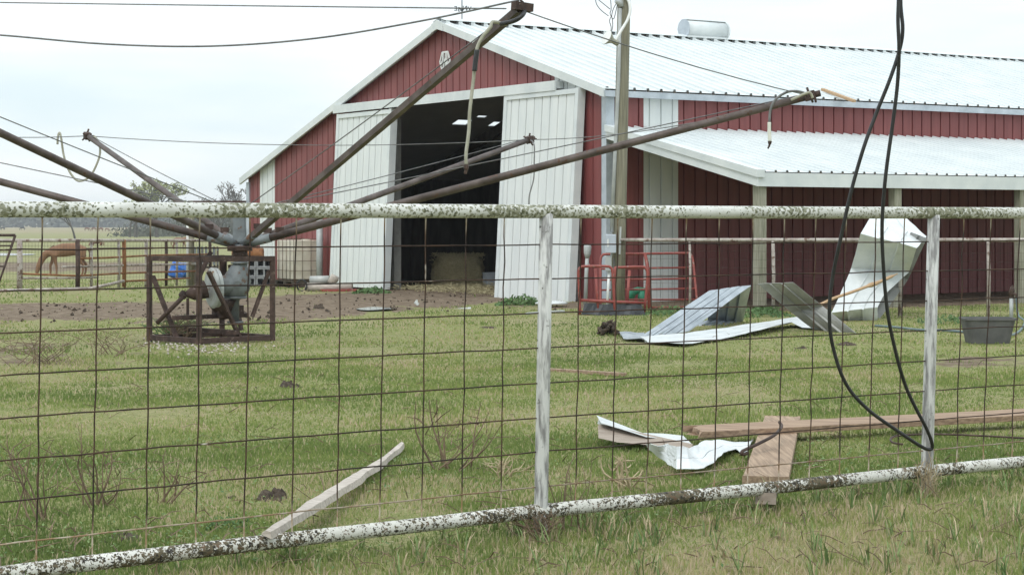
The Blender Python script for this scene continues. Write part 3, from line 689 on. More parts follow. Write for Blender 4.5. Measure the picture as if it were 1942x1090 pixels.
# lead hoses hanging from the arms
def pth(l): return smoothpts([P(*q) for q in l], 6)
def lead(i, pts, r, mat): 
    m = MB(); m.tube(pts, r, 8); return m.build('lead_hose', mat, arms[i])
y1 = 17.75
o = lead(0, pth([(960, 47, y1), (935, 42, y1-.1), (930, 52, y1-.12), (912, 75, y1-.12), (903, 100, y1-.12), (898, 150, y1-.1), (891, 210, y1-.1), (889, 250, y1-.1), (884, 290, y1-.1), (884, 312, y1-.1)]), .0165, M['hose'])
m = MB(); m.tube(pth([(905, 95, y1-.13), (902, 115, y1-.13), (900, 135, y1-.13)]), .024, 8); m.build('tape', M['blackcable'], o)
m = MB(); m.tube(pth([(884, 312, y1-.1), (884, 322, y1-.1), (882, 330, y1-.1)]), [.024]*6+[.016]*7, 7); m.build('snap', M['rust'], o)
m = MB(); m.tube(pth([(996, 20, 17.6), (990, 30, 17.5), (975, 40, 17.5), (950, 46, 17.6)]), .022, 8); m.build('rubber_strap', M['blackcable'], arms[0])
y2 = 20.8
o = lead(1, pth([(1530, 178, y2), (1510, 173, y2-.1), (1490, 176, y2-.1), (1470, 190, y2-.1), (1461, 210, y2-.1), (1459, 232, y2-.1)]), .014, M['hosegrey'])
m = MB(); m.tube(pth([(1459, 232, y2-.1), (1459, 250, y2-.1), (1460, 268, y2-.1)]), .020, 10); m.build('sleeve', M['hosewhite'], o)
m = MB(); m.tube(pth([(1460, 268, y2-.1), (1459, 276, y2-.1), (1456, 282, y2-.1)]), [.024, .024, .022, .02, .016, .012, .012, .012, .01, .01, .01, .01, .01][:13], 7); m.build('snap', M['rust'], o)
m = MB(); m.tube(pth([(1500, 190, y2-.1), (1515, 183, y2-.12), (1535, 176, y2-.12), (1541, 186, y2-.1)]), .015, 8); m.build('rubber_strap', M['hose'], arms[1])
lead(2, pth([(1006, 266, 27.9), (1013, 275, 27.8), (1013, 310, 27.8), (1012, 340, 27.8), (1004, 370, 27.8), (1003, 388, 27.8)]), .010, M['hosegrey'])
lead(3, pth([(178, 258, 27.7), (186, 268, 27.7), (190, 285, 27.7), (186, 305, 27.7), (172, 333, 27.7), (155, 343, 27.7), (143, 340, 27.7), (130, 322, 27.7), (121, 295, 27.7), (116, 262, 27.7), (113, 252, 27.7), (110, 258, 27.7), (109, 274, 27.7)]), .016, M['hose'])
# perimeter and stay cables
m = MB()
m.tube(pth([(-400, 62, 18), (-200, 55, 18.2), (0, 67, 18.2), (200, 84, 18.2), (400, 88, 18.1), (600, 73, 18), (800, 40, 17.8), (960, 6, 17.6), (985, 0, 17.6)]), .0095, 6)
for a, b, s, r in ((tips[0], tips[1], .05, .0065), (tips[2], tips[1], .12, .006), (tips[3], tips[2], .11, .006), (tips[5], tips[3], .2, .006), (tips[4], tips[5], .2, .006)): m.tube(sag(a, b, s), r, 5)
m.build('perimeter_cable', M['wirethin'], wk)
m = MB()
for i, tp in enumerate(tips): m.tube(sag(wtop+Vector((0, 0, -.02)), tp+Vector((0, 0, .03)), .02, 6), .0065, 5)
m.build('stay_cable', M['wirethin'], wk)

# ------------------------------------------------------------------ overhead wire
m = MB(); m.tube(sag(P(-1500, -28, 36), P(960, 17, 17.9), .05, 20), .007, 5)
tag(m.build('overhead_wire', M['wirethin']), 'thin overhead wire crossing the sky at the top left', 'wire')

# ------------------------------------------------------------------ utility pole
pb = GP(1171, 588); PY = pb.y
up = thing('utility_pole', 'tall wooden utility pole beside the barn corner', 'utility pole', (pb.x, pb.y, 0))
m = MB(); top = P(1194, -500, PY); k = 8
m.tube([pb.lerp(top, i/k)-Vector((0, 0, .05 if i == 0 else 0)) for i in range(k+1)], [.115-.02*i/k for i in range(k+1)], 16); m.build('pole', M['pole'], up)
cy = PY-.10
m = MB(); m.tube([P(1176, 16, cy), P(1173, 150, cy), P(1166, 300, cy), P(1160, 440, cy)], .031, 10); m.build('conduit', M['greyconduit'], up)
m = MB(); m.tube([P(1178, 14, cy), P(1176, 6, cy), P(1168, 2, cy-.05)], [.045, .06, .035], 10); m.build('weatherhead', M['greyconduit'], up)
m = MB()
for pl in ([(1170, 5, cy), (1163, 18, cy), (1160, 32, cy), (1164, 36, cy), (1168, 22, cy), (1171, 8, cy)], [(1160, 30, cy), (1156, 40, cy), (1159, 52, cy), (1158, 62, cy)], [(1158, 0, cy), (1159, 18, cy), (1157, 26, cy), (1161, 36, cy), (1162, 50, cy), (1160, 60, cy)], [(1129, -20, cy), (1130, 4, cy), (1138, 18, cy), (1154, 31, cy)], [(1125, -8, cy), (1157, 18, cy)]): m.tube(pth(pl), .007, 5)
m.build('service_wires', M['wirethin'], up)
mbx = MB(); c = P(1158, 462, cy-.08); mbx.box(c, (.085, 0, 0), (0, .06, 0), (0, 0, .15)); bo = mbx.build('meter_box', M['greybox'], up, bevel=.01)
m = MB(); c2 = P(1153, 461, cy-.15); m.add([c2+Vector((a, 0, b)) for a, b in ((-.015, .06), (.012, .07), (.014, -.05), (-.005, -.07), (-.018, -.02))], [[0, 1, 2, 3, 4]]); m.build('sticker', M['pvc'], bo, .004)
m = MB(); c = P(1154, 500, cy-.05); m.box(c, (.05, 0, 0), (0, .04, 0), (0, 0, .12)); m.tube([P(1160, 480, cy), P(1158, 492, cy)], .02, 8); m.build('switch_box', M['greyconduit'], up, bevel=.008)
m = MB(); m.tube([P(1155, 514, cy-.02), P(1151, 590, cy-.02)], .022, 10); m.build('pvc_conduit', M['pvc'], up)
m = MB(); m.tube(pth([(1164, 490, cy), (1164, 505, cy-.05), (1160, 540, cy), (1158, 590, cy)]), .007, 6); m.build('ground_wire', M['hosegrey'], up)
m = MB(); q = [P(1177, 430, PY-.13), P(1175, 482, PY-.13)]; m.bar(q[0], q[1], .03, .01, (0, 1, 0)); m.build('pole_tag', M['greyconduit'], up)
m = MB(); m.tube(pth([(1184, -4, PY-.13), (1192, 2, PY-.16), (1195, 20, PY-.2), (1190, 38, PY-.24), (1180, 55, PY-.3), (1170, 72, PY-.36), (1166, 80, PY-.38)]), .024, 10); la = m.build('lamp_arm', M['pvc'], up)
cL = P(1166, 80, PY-.38); dL = (P(1152, 72, PY-.45)-cL).normalized()
m = MB(); m.tube([cL-dL*.0, cL+dL*.05, cL+dL*.06, cL+dL*.17], [.04, .045, .05, .125], 16, caps=False); m.tube([cL-dL*.06, cL], .045, 12); m.build('lamp_shade', M['hose'], la)
m = MB(); m.tube([cL+dL*.168, cL+dL*.175], .122, 16); m.build('lamp_lens', M['pvc'], la)

# ------------------------------------------------------------------ pen fence behind
def penpt(px, py):
    Y = np.interp(px, [1170, 1960, 2600], [30.4, 27.5, 25.4]); return P(px, py, Y)
pf = thing('pen_fence', 'low pinkish white pipe fence with wire mesh in front of the lean-to', 'fence', (penpt(1180, 455).x, penpt(1180, 455).y, 0))
m = MB(); m.tube([penpt(x, 455+.0*x) for x in range(1178, 2500, 40)], .03, 10); m.build('top_rail', M['penrail'], pf)
for x in (1308, 1466, 1706, 1874, 2090, 2300):
    q = penpt(x, 455); m = MB(); m.tube([(q.x, q.y, -.05), (q.x+.01, q.y, q.z*.5), q], .028 if x != 1308 else .02, 8); m.build('post', M['penrail'], pf)
m = MB(); a0, a1 = penpt(1180, 455), penpt(2400, 455); L = (a1-a0).length; n = int(L/.10)
for i in range(n):
    q = a0.lerp(a1, i/n); m.tube([(q.x, q.y+.03, .02), (q.x, q.y+.03, q.z)], .0019, 3, caps=False)
for z in np.arange(.06, 1.12, .13): m.tube([(a0.x, a0.y+.03, z), (a1.x, a1.y+.03, z)], .0019, 3, caps=False)
m.build('wire_mesh', M['rust'], pf)
# ------------------------------------------------------------------ red tubular gate leaning in front of the wall
def YG(px): return np.interp(px, [1130, 1330], [30.9, 30.7])
rg = thing('tube_gate', 'red tubular livestock gate with rounded corners leaning at the pen', 'gate', (P(1230, 580, 30.8).x, 30.8, 0))
def q2(l): return [P(x, y, YG(x)+(590-y)*.003) for x, y in l]
m = MB(); m.tube(smoothpts(q2([(1139, 582), (1139, 520), (1139, 492), (1143, 484), (1152, 482), (1230, 481), (1300, 480), (1309, 482), (1314, 492), (1318, 530), (1322, 574)]), 3), .021, 8); m.build('gate_frame', M['redpipe'], rg)
for x0, y0, x1, y1_ in ((1140, 510, 1316, 507), (1140, 531, 1318, 528), (1140, 550, 1319, 547), (1140, 568, 1320, 568), (1228, 583, 1322, 582)):
    m = MB(); m.tube(q2([(x0, y0), (x1, y1_)]), .016, 7); m.build('gate_rail', M['redpipe'], rg)
m = MB(); m.tube(q2([(1223, 481), (1229, 510), (1231, 583)]), .03, 7); m.build('gate_upright', M['redpipe'], rg)
# red feeder frame with black trough
fy = GP(1160, 598).y
def q3(x, y, dy=0): return P(x, y, fy+dy)
fd = thing('trough_feeder', 'red tube feeder frame holding a black plastic trough by the pole', 'feeder', (q3(1160, 598).x, fy, 0))
m = MB()
m.tube(smoothpts([q3(1100, 597), q3(1098, 540), q3(1097, 515), q3(1101, 507), q3(1110, 505), q3(1150, 505), q3(1158, 508), q3(1162, 520), q3(1166, 597)], 3), .021, 8)
m.tube(smoothpts([q3(1166, 597, .3), q3(1166, 515, .3), q3(1170, 508, .3), q3(1178, 507, .3), q3(1218, 506, .3), q3(1225, 510, .3), q3(1228, 525, .3), q3(1222, 592, .3)], 3), .021, 8)
m.build('hoop', M['redpipe'], fd)
for l in ([q3(1129, 510, .1), q3(1135, 597, 0)], [q3(1194, 513, .5), q3(1189, 575, .3)]): m = MB(); m.tube(l, .024, 8); m.build('leg', M['redpipe'], fd)
m = MB(); m.tube([q3(1102, 569), q3(1160, 572), q3(1222, 574)], .023, 8); m.tube([q3(1094, 599), q3(1228, 600)], .022, 8); m.tube([q3(1100, 590, .45), q3(1224, 590, .45)], .02, 8); m.build('cross_bar', M['redpipe'], fd)
m = MB(); tb = [q3(1103, 597, -.02), q3(1224, 598, -.02), q3(1222, 598, .40), q3(1105, 597, .40)]; tt = [q3(1109, 576, .02), q3(1216, 577, .02), q3(1216, 577, .44), q3(1110, 577, .44)]
for f_ in range(8):
    pass
def lerp4(q, s, t): return q[0].lerp(q[1], s).lerp(q[3].lerp(q[2], s), t)
gs = 12; vv = []
for k, t in ((0, 0), (1, 0), (1, 1), (0, 1)):
    for i in range(gs+1):
        s = i/gs; q = lerp4(tb, s, t) if k == 0 else lerp4(tt, s, t)
        vv.append(q+Vector((0, noise.noise(Vector((s*6, k*2, t)))*.03-.01, noise.noise(Vector((s*5, k, t*3)))*.02)))
m.add(vv, [[a*(gs+1)+i, a*(gs+1)+i+1, (a+1)*(gs+1)+i+1, (a+1)*(gs+1)+i] for a in range(3) for i in range(gs)]+[[i for i in (0, (gs+1), 2*(gs+1), 3*(gs+1))], [gs, gs+gs+1, gs+2*(gs+1), gs+3*(gs+1)]])
m.build('trough', M['blackplastic'], fd, .012)
# water hydrant leaning by the wall, and others
q = lambda x, y: P(x, y, 32.6)
hy = thing('grey_standpipe', 'grey standpipe with wider head against the red gable wall', 'standpipe', (q(1110, 578).x, 32.6, 0))
m = MB(); m.tube([q(1110, 580), q(1112, 520), q(1114, 484)], .035, 10); m.build('pipe', M['greyconduit'], hy)
m = MB(); m.tube([q(1113.5, 490), q(1114, 480), q(1114.5, 467), q(1114.6, 465)], [.036, .065, .07, .06], 10); m.tube([q(1114, 503), q(1118, 502)], .02, 8); m.build('head', M['greyconduit'], hy)
gz = P(1210, 558, 31.6); m = MB(); m.tube([gz+Vector((-.12, 0, -.09)), gz+Vector((-.10, 0, .03)), gz+Vector((.0, 0, .07)), gz+Vector((.12, 0, .06))], [.05, .075, .06, .05], 10); m.tube([gz+Vector((-.1, .02, .0)), gz+Vector((-.19, .02, .0))], [.03, .02], 8); m.tube([gz+Vector((.06, 0, -.15)), gz+Vector((.06, 0, .05))], [.07, .06], 10)
m.tube([gz+Vector((-.12, 0, -.29)), gz+Vector((-.12, 0, -.08))], .06, 8)
tag(m.build('watering_can', M['green']), 'green plastic watering can behind the red gate', 'watering can')
# grey rubber tub
tq = GP(1880, 652); tx0 = (1832-CX)/F*tq.y; tx1 = (1930-CX)/F*tq.y; tb_ = thing('rubber_tub', 'dark grey rubber tub on the grass at the right', 'tub', (tq.x, tq.y, 0))
def rrect(cx, cy, hx_, hy_, z, r=.08, n=4):
    o = []
    for sx_, sy_, a0 in ((1, 1, 0), (-1, 1, 90), (-1, -1, 180), (1, -1, 270)):
        for k in range(n+1):
            a = R(a0+90*k/n); o.append(Vector((cx+sx_*(hx_-r)+r*math.cos(a), cy+sy_*(hy_-r)+r*math.sin(a), z)))
    return o
cxm = (tx0+tx1)/2+.0; hw = (tx1-tx0)/2; cyt = tq.y+.2
rings = [rrect(cxm, cyt, hw*.80, .15, 0.0), rrect(cxm, cyt, hw*.97, .20, .27), rrect(cxm, cyt, hw*1.02, .215, .275), rrect(cxm, cyt, hw*1.02, .215, .30), rrect(cxm, cyt, hw*.95, .19, .30), rrect(cxm, cyt, hw*.78, .14, .02)]
nr = len(rings[0]); m = MB(); m.add(sum(rings, []), [[a*nr+i, a*nr+(i+1) % nr, (a+1)*nr+(i+1) % nr, (a+1)*nr+i] for a in range(5) for i in range(nr)]+[list(range(5*nr, 6*nr)), list(range(nr))[::-1]], 0, False)
m.build('tub', M['greyplastic'], tb_)
m = MB(); m.bar((tx1-.02, cyt-.02, .285), (tx1+.05, cyt-.02, .28), .06, .02); m.build('handle', M['greyplastic'], tb_)
# frost-free hydrant and hose
hq = P(1918, 606, 27.0); hd_ = thing('yard_hydrant', 'grey yard hydrant behind the tub at the right edge', 'hydrant', (hq.x, hq.y, 0))
m = MB(); m.tube([(hq.x, 27, -.03), (hq.x-.0, 27, .36)], .028, 10); m.build('standpipe', M['greyconduit'], hd_)
m = MB(); m.tube([(hq.x, 27, .34), (hq.x+.005, 27, .44), (hq.x+.01, 26.98, .49)], [.035, .045, .03], 8); m.tube([(hq.x, 27, .41), (hq.x+.06, 26.95, .39), (hq.x+.06, 26.95, .34)], .02, 8); m.bar((hq.x-.02, 27, .48), (hq.x+.03, 27, .51), .03, .02); m.build('valve_head', M['rust'], hd_)
m = MB(); m.tube(smoothpts([(hq.x+.06, 26.95, .34), (hq.x+.07, 26.9, .1), (hq.x+.03, 26.4, .03)]+[GP(x, y)+Vector((0, 0, .025)) for x, y in ((1930, 634), (1900, 640), (1840, 634), (1790, 630), (1745, 629), (1700, 624), (1660, 621))], 5), .016, 6); tag(m.build('garden_hose', M['bluehose']), 'blue green garden hose lying across the grass by the tub', 'hose')

# ------------------------------------------------------------------ torn sheet metal
def sheet(rows, cols=10, rib=-.028, nrib=3, sub=5, wob=.012, ragged=0):
    """rows: list of (left, right) points; interpolated lengthwise with sharp folds kept, ribbed along the length"""
    m = MB(); grid = []
    L = []
    for (a, b), (c, d_) in zip(rows, rows[1:]):
        for k in range(sub): L.append((Vector(a).lerp(Vector(c), k/sub), Vector(b).lerp(Vector(d_), k/sub)))
    L.append(tuple(map(Vector, rows[-1])))
    ts = [0]
    for i in range(1, nrib):
        t = i/nrib; ts += [t-.016, t-.010, t+.010, t+.016]
    ts += [1]
    offs = [0]+[0, 1, 1, 0]*(nrib-1)+[0]
    dens = []
    for t0, t1, o0, o1 in zip(ts, ts[1:], offs, offs[1:]):
        kk = 3 if t1-t0 > .06 else 1
        for k in range(kk): dens.append((t0+(t1-t0)*k/kk, o0+(o1-o0)*k/kk))
    dens.append((1, 0))
    for r, (a, b) in enumerate(L):
        c = L[min(r+1, len(L)-1)][0]-L[max(r-1, 0)][0]; nn_ = (b-a).cross(c)
        nn_ = nn_.normalized() if nn_.length > 1e-6 else Vector((0, 0, 1))
        for (t, o) in dens:
            p = a.lerp(b, t); p += nn_*(o*rib+(noise.noise(p*3.1)+.45*noise.noise(p*8.3))*wob)
            if ragged and r in (0, len(L)-1): p += c.normalized()*noise.noise(p*14)*ragged
            m.v.append(p)
    nc = len(dens)
    for r in range(len(L)-1):
        for k in range(nc-1): m.f.append([r*nc+k, r*nc+k+1, (r+1)*nc+k+1, (r+1)*nc+k]); m.m.append(0); m.sm.append(False)
    return m
D = 3.2
m = sheet([(P(1656, 402, 25.6+D), P(1704, 400, 25.9+D)), (P(1645, 422, 24.9+D), P(1757, 449, 25.1+D)), (P(1632, 443, 23.9+D), P(1739, 470, 24.2+D)), (P(1615, 508, 24.5+D), P(1723, 516, 24.9+D)), (P(1590, 565, 23.9+D), P(1676, 560, 24.2+D)), (P(1577, 593, 23.6+D), P(1664, 582, 23.9+D)), (P(1584, 612, 24.0+D), P(1664, 608, 24.0+D))], wob=.02, ragged=.06)
tag(m.build('sheet_metal', M['sheetwhite'], solid=.004), 'tall creased white roofing sheet standing bent against the pen fence', 'sheet metal', 'torn metal sheets in the yard')
m = sheet([(P(1728, 440, 24.9+D), P(1758, 452, 24.5+D)), (P(1690, 510, 25.4+D), P(1722, 530, 25.3+D)), (P(1668, 545, 25.2+D), P(1714, 542, 25.3+D)), (P(1634, 600, 24.6+D), P(1667, 606, 24.6+D))], wob=.015, nrib=2)
tag(m.build('sheet_metal', M['sheetgrey'], solid=.004), 'dark grey sheet metal folded behind the tall creased white sheet', 'sheet metal', 'torn metal sheets in the yard')
m = sheet([(P(1213, 639, 22.7), P(1306, 629, 23.9)), (P(1345, 551, 25.3), P(1425, 540, 26.3)), (P(1342, 606, 26.3), P(1408, 611, 27.0)), (P(1310, 619, 25.7), P(1395, 618, 26.3))], nrib=4, wob=.012)
tag(m.build('sheet_metal', M['galv'], solid=.004), 'galvanised sheet bent into a peaked tent shape on the grass', 'sheet metal', 'torn metal sheets in the yard')
m = sheet([(P(1172, 628, 23.7), P(1182, 640, 22.4)), (P(1200, 629, 23.5), P(1213, 642, 22.1)), (P(1222, 631, 23.5), P(1224, 644, 22.1))], nrib=2, wob=.03)
tag(m.build('sheet_metal', M['galv'], solid=.004), 'small flat grey scrap at the left foot of the tent shaped sheet', 'sheet metal', 'torn metal sheets in the yard')
m = sheet([(P(1214, 638, 22.5), P(1228, 648, 21.6)), (P(1301, 631, 23.3), P(1300, 652, 21.3)), (P(1383, 620, 24.4), P(1363, 644, 22.3)), (P(1450, 610, 25.2), P(1425, 629, 23.4)), (P(1512, 601, 26.2), P(1501, 610, 25.0)), (P(1535, 608, 26.0), P(1521, 621, 24.8)), (P(1606, 622, 25.5), P(1610, 629, 24.5))], nrib=3, wob=.012)
tag(m.build('sheet_metal', M['sheetwhite'], solid=.004), 'long low white roofing sheet arching over the grass', 'sheet metal', 'torn metal sheets in the yard')
m = sheet([(P(1438, 538, 24.0), P(1504, 535, 24.2)), (P(1500, 592, 24.7), P(1560, 580, 24.6)), (P(1552, 632, 24.8), P(1624, 632, 24.1))], nrib=3, wob=.01)
tag(m.build('sheet_metal', M['sheetgrey'], solid=.006), 'grey sheet panel tilted up with its dull underside showing', 'sheet metal', 'torn metal sheets in the yard')
m = MB(); m.tube(pth([(1553, 579, 26.4), (1580, 566, 26.5), (1612, 555, 26.6), (1650, 541, 26.8), (1662, 537, 26.8), (1702, 519, 27.0)]), [.010]+[.022]*17+[.036]*4+[.03]*3+[.024]*4+[.008]*2, 6)
tag(m.build('splintered_branch', M['tanwood']), 'splintered tan stick leaning across the tall creased white sheet', 'stick')
m = MB()
for k in range(60):
    a = random.uniform(0, 6.28); r_ = random.random()**.5; q = GP(1153, 634); x = q.x+.12*r_*math.cos(a); y = q.y+.25*r_*math.sin(a); z = .14*(1-r_*r_)
    m.tube([(x, y, z), (x+random.uniform(-.06, .06), y+random.uniform(-.05, .05), z+random.uniform(-.02, .06))], [.035, .008], 5)
tag(m.build('sod_clump', M['soil']), 'dark clump of overturned sod beside the small grey scrap', 'sod')
# near white bent sheet and boards
m = sheet([(P(1132, 787, 12.35), P(1140, 801, 11.9)), (P(1218, 821, 12.1), P(1226, 828, 11.75)), (P(1255, 822, 12.15), P(1262, 832, 11.8)), (P(1296, 826, 12.1), P(1312, 842, 11.7))], nrib=2, wob=.004)
nm = sheet([(P(1228, 838, 11.0), P(1232, 852, 11.0)), (P(1250, 841, 10.85), P(1250, 866, 10.95)), (P(1268, 843, 10.9), P(1266, 880, 10.75)), (P(1283, 846, 10.65), P(1283, 889, 10.5)), (P(1303, 846, 10.85), P(1312, 888, 10.45)), (P(1322, 847, 11.4), P(1336, 885, 10.55)), (P(1340, 839, 11.65), P(1352, 876, 10.75)), (P(1365, 837, 11.75), P(1372, 858, 11.1)), (P(1394, 837, 11.8), P(1396, 848, 11.5)), (P(1430, 829, 12.1), P(1412, 856, 11.3))], nrib=2, wob=.03, ragged=.05)
b = len(m.v); m.v += nm.v; m.f += [[i+b for i in f] for f in nm.f]; m.m += nm.m; m.sm += nm.sm
tag(m.build('sheet_metal', M['sheetwhite'], solid=.003), 'crumpled white sheet metal scrap nearest the front fence', 'sheet metal', 'torn metal sheets in the yard')
m = MB(); a = [P(1135, 830, 11.75), P(1170, 838, 11.7), P(1262, 846, 11.62), P(1312, 850, 11.6)]; tps = [P(1134, 807, 11.95), P(1160, 811, 11.95), P(1216, 824, 11.85), P(1312, 845, 11.62)]
vv = a+tps+[p+Vector((.01, .03, .008)) for p in a+tps]
m.add(vv, [[i, i+1, 4+i+1, 4+i] for i in range(3)]+[[8+i, 8+4+i, 8+4+i+1, 8+i+1] for i in range(3)]+[[4+i, 4+i+1, 12+i+1, 12+i] for i in range(3)]+[[i, 8+i, 8+i+1, i+1] for i in range(3)]+[[0, 4, 12, 8], [3, 11, 15, 7]])
tag(m.build('broken_board', M['greyboard']), 'grey brown broken board under the crumpled white scrap', 'board')
def planktube(name, a, b, wd, th, mat, label, cat, tilt=0, ragged=0):
    a, b = Vector(a), Vector(b); t = (b-a).normalized(); s = t.cross(Vector((0, 0, 1))).normalized(); u = s.cross(t)
    s2 = s*math.cos(tilt)+u*math.sin(tilt); u2 = u*math.cos(tilt)-s*math.sin(tilt)
    m = MB(); n = 24; k = 6; vv = []
    for i in range(n+1):
        for j in range(2*k+2):
            jj, top = (j, 1) if j <= k else (2*k+1-j, 0)
            f_ = jj/k*2-1
            e = 0
            if i == 0 and ragged: e = noise.noise(Vector((jj*.9, 3.3, top*.3)))*ragged
            p = a.lerp(b, i/n)+t*e+s2*f_*wd/2+u2*(top-.5)*th+u2*noise.noise(Vector((i*.3, 0, 1)))*.004
            vv.append(p)
    r = 2*k+2
    m.add(vv, [[i*r+j, i*r+(j+1) % r, (i+1)*r+(j+1) % r, (i+1)*r+j] for i in range(n) for j in range(r)]+[list(range(r)), list(range(n*r, n*r+r))[::-1]])
    return tag(m.build(name, mat, bevel=.003), label, cat)
planktube('plank', P(1316, 818, 11.95), P(2120, 777, 13.3),   .20, .04, M['planklong'], 'long brown plank lying on top of a shorter plank', 'plank', -.10, .12)
planktube('plank', P(1484, 794, 13.15), P(1452, 911, 10.1), .245, .04, M['plank'], 'wide wood grained plank lying crosswise beneath the long plank', 'plank', 0, .05)
planktube('wood_block', P(1456, 928, 9.55), P(1452, 945, 9.16), .095, .05, M['greyboard'], 'short weathered wood block on the grass below the bottom rail', 'wood block', 0, 0)
m = MB(); m.tube(pth([(1478, 800, 11.75), (1482, 809, 11.65), (1468, 825, 11.3), (1440, 840, 11.1), (1418, 850, 11.0), (1407, 856, 10.95), (1408, 861, 10.95), (1418, 858, 11.0)]), .010, 7)
tag(m.build('bent_rod', M['rust']), 'rusty bent rod lying across the two crossed planks', 'rod')
m = MB(); m.tube(smoothpts([GP(x, y)+Vector((0, 0, .03)) for x, y in ((1712, 851), (1694, 848), (1689, 841), (1700, 835), (1740, 832), (1800, 832), (1870, 835), (1960, 840), (2100, 846))], 5), .007, 6)
tag(m.build('loose_wire', M['rust']), 'loose rusty wire curling on the grass at the right post', 'wire')
# pale broken board leaning on the bottom rail
a = P(505, 1018, 7.62); b = P(762, 853, 11.7)
m = MB(); t = (b-a); s = Vector((t.y, -t.x, 0)).normalized(); n = 60; vv = []
for i in range(n+1):
    k = i/n; wd = .055*(min(1, .35+k*2.2))*(1 if k < .55 else 1-(k-.55)*1.75)+.012; p = a.lerp(b, k); wd *= .68; p.z = max(p.z, .03)+.012
    j1 = noise.noise(Vector((k*9, 1, 0)))*.016+noise.noise(Vector((k*31, 1, 0)))*.006; j2 = noise.noise(Vector((k*9, 7, 0)))*.016+noise.noise(Vector((k*31, 7, 0)))*.006
    vv += [p-s*(wd+j1), p-s*.2*wd+Vector((0, 0, .016)), p+s*(wd+j2)*.8+Vector((0, 0, .010)), p+s*(wd+j2)-Vector((0, 0, .02))]
m.add(vv, [[i*4+j, i*4+(j+1) % 4, (i+1)*4+(j+1) % 4, (i+1)*4+j] for i in range(n) for j in range(4)]+[[0, 1, 2, 3], [n*4+3, n*4+2, n*4+1, n*4]])
tag(m.build('broken_board', M['palewood']), 'pale splintered board leaning on the flaking bottom rail', 'board')

# ------------------------------------------------------------------ soil and dung heaps
def heap(px, py, wpx, hpx, label, mat='soil', name='dirt_clod'):
    q = GP(px, py); sc = q.y/F; w_ = wpx*sc/2; h_ = hpx*sc; m = MB(); nr_, ns = 10, 26; vv = []
    for i in range(nr_+1):
        f_ = i/nr_
        for j in range(ns):
            a = 2*math.pi*j/ns; e = 1+.5*noise.noise(Vector((math.cos(a)*1.5+px, math.sin(a)*1.5, 0)))+.25*noise.noise(Vector((math.cos(a)*4+px, math.sin(a)*4, 0)))
            x, y = math.cos(a)*f_*w_*e, math.sin(a)*f_*w_*1.3*e
            z = h_*.80*(1-f_**4)*(.6+.8*noise.noise(Vector((x*9+px, y*9, 3))))+(noise.noise(Vector((x*22+px, y*22, 1)))*.05+noise.noise(Vector((x*50+px, y*50, 1)))*.03)*(1-f_*.5)*min(1, h_*10)-.012*f_
            vv.append((q.x+x, q.y+y, g(q.x, q.y)+z))
    m.add(vv, [[i*ns+j, i*ns+(j+1) % ns, (i+1)*ns+(j+1) % ns, (i+1)*ns+j] for i in range(nr_) for j in range(ns)])
    tag(m.build(name, M[mat]), label, 'dirt clod' if name == 'dirt_clod' else 'dung', 'clods of dark earth on the lawn')
heap(553, 733, 50, 16, 'dark earth clod alone in the middle of the lawn at left')
heap(515, 945, 76, 30, 'largest dark earth clod near the pale splintered board')
heap(440, 944, 36, 9, 'small dark clod just left of the largest clod')
heap(232, 1018, 90, 9, 'flat bare earth patch behind the bottom rail at lower left')
heap(326, 1015, 34, 10, 'tiny pair of dark clods right of the flat earth patch')
heap(1605, 655, 44, 9, 'dark clod on the lawn right of the low white sheet')
heap(1522, 660, 30, 5, 'low dark clod below the arching white sheet')
heap(603, 585, 24, 9, 'brown clod on the dirt track before the left door')
heap(925, 622, 50, 5, 'flat dark clod on the lawn in front of the doorway')
heap(697, 586, 18, 5, 'small clod beside the puddle on the dirt track')
for i, (x, y, s) in enumerate(((438, 731, 9), (452, 736, 8), (486, 736, 11), (514, 734, 9), (595, 738, 8), (615, 738, 11), (608, 713, 7))):
    heap(x, y, s, s*.6, 'small round dropping in the row beside the lone lawn clod', name='dropping')
m = MB(); q0, q1 = GP(1040, 705), GP(1185, 714)
m.bar(q0+Vector((0, 0, .02)), q1+Vector((0, 0, .02)), .07, .03); tag(m.build('old_board', M['plank']), 'thin reddish board flush in the lawn right of the first post', 'board')

# ------------------------------------------------------------------ things against the gable wall at left
tc0 = GP(557, 546); ib = thing('liquid_tote', 'caged cream plastic liquid tote beside the left sliding door', 'tote', (tc0.x, tc0.y, 0))
def T(a, b, z): return Vector((tc0.x, tc0.y, 0))+EU*a+EV*b+Vector((0, 0, z))
m = MB(); m.hexa([T(.03, .03, .14), T(1.05, .03, .14), T(1.05, .92, .14), T(.03, .92, .14)], [T(.03, .03, 1.02), T(1.05, .03, 1.02), T(1.05, .92, 1.02), T(.03, .92, 1.02)]); m.tube([T(.54, .47, 1.01), T(.54, .47, 1.05)], .1, 12); m.build('tank', M['tote'], ib, bevel=.05)
m = MB(); nA, nB = 5, 5
for i in range(nA+1):
    for bb in (0, .95): m.tube([T(1.08*i/nA, bb, .1), T(1.08*i/nA, bb, 1.05)], .006, 5)
for i in range(nB+1):
    for aa in (0, 1.08): m.tube([T(aa, .95*i/nB, .1), T(aa, .95*i/nB, 1.05)], .0085, 5)
for z in (.12, .34, .56, .78, 1.05): m.tube([T(0, 0, z), T(1.08, 0, z), T(1.08, .95, z), T(0, .95, z), T(0, 0, z)], .006, 5)
m.build('cage', M['cage'], ib)
m = MB()
for b0 in (0, .42, .84): m.hexa([T(0, b0, 0), T(1.08, b0, 0), T(1.08, b0+.11, 0), T(0, b0+.11, 0)], [T(0, b0, .08), T(1.08, b0, .08), T(1.08, b0+.11, .08), T(0, b0+.11, .08)])
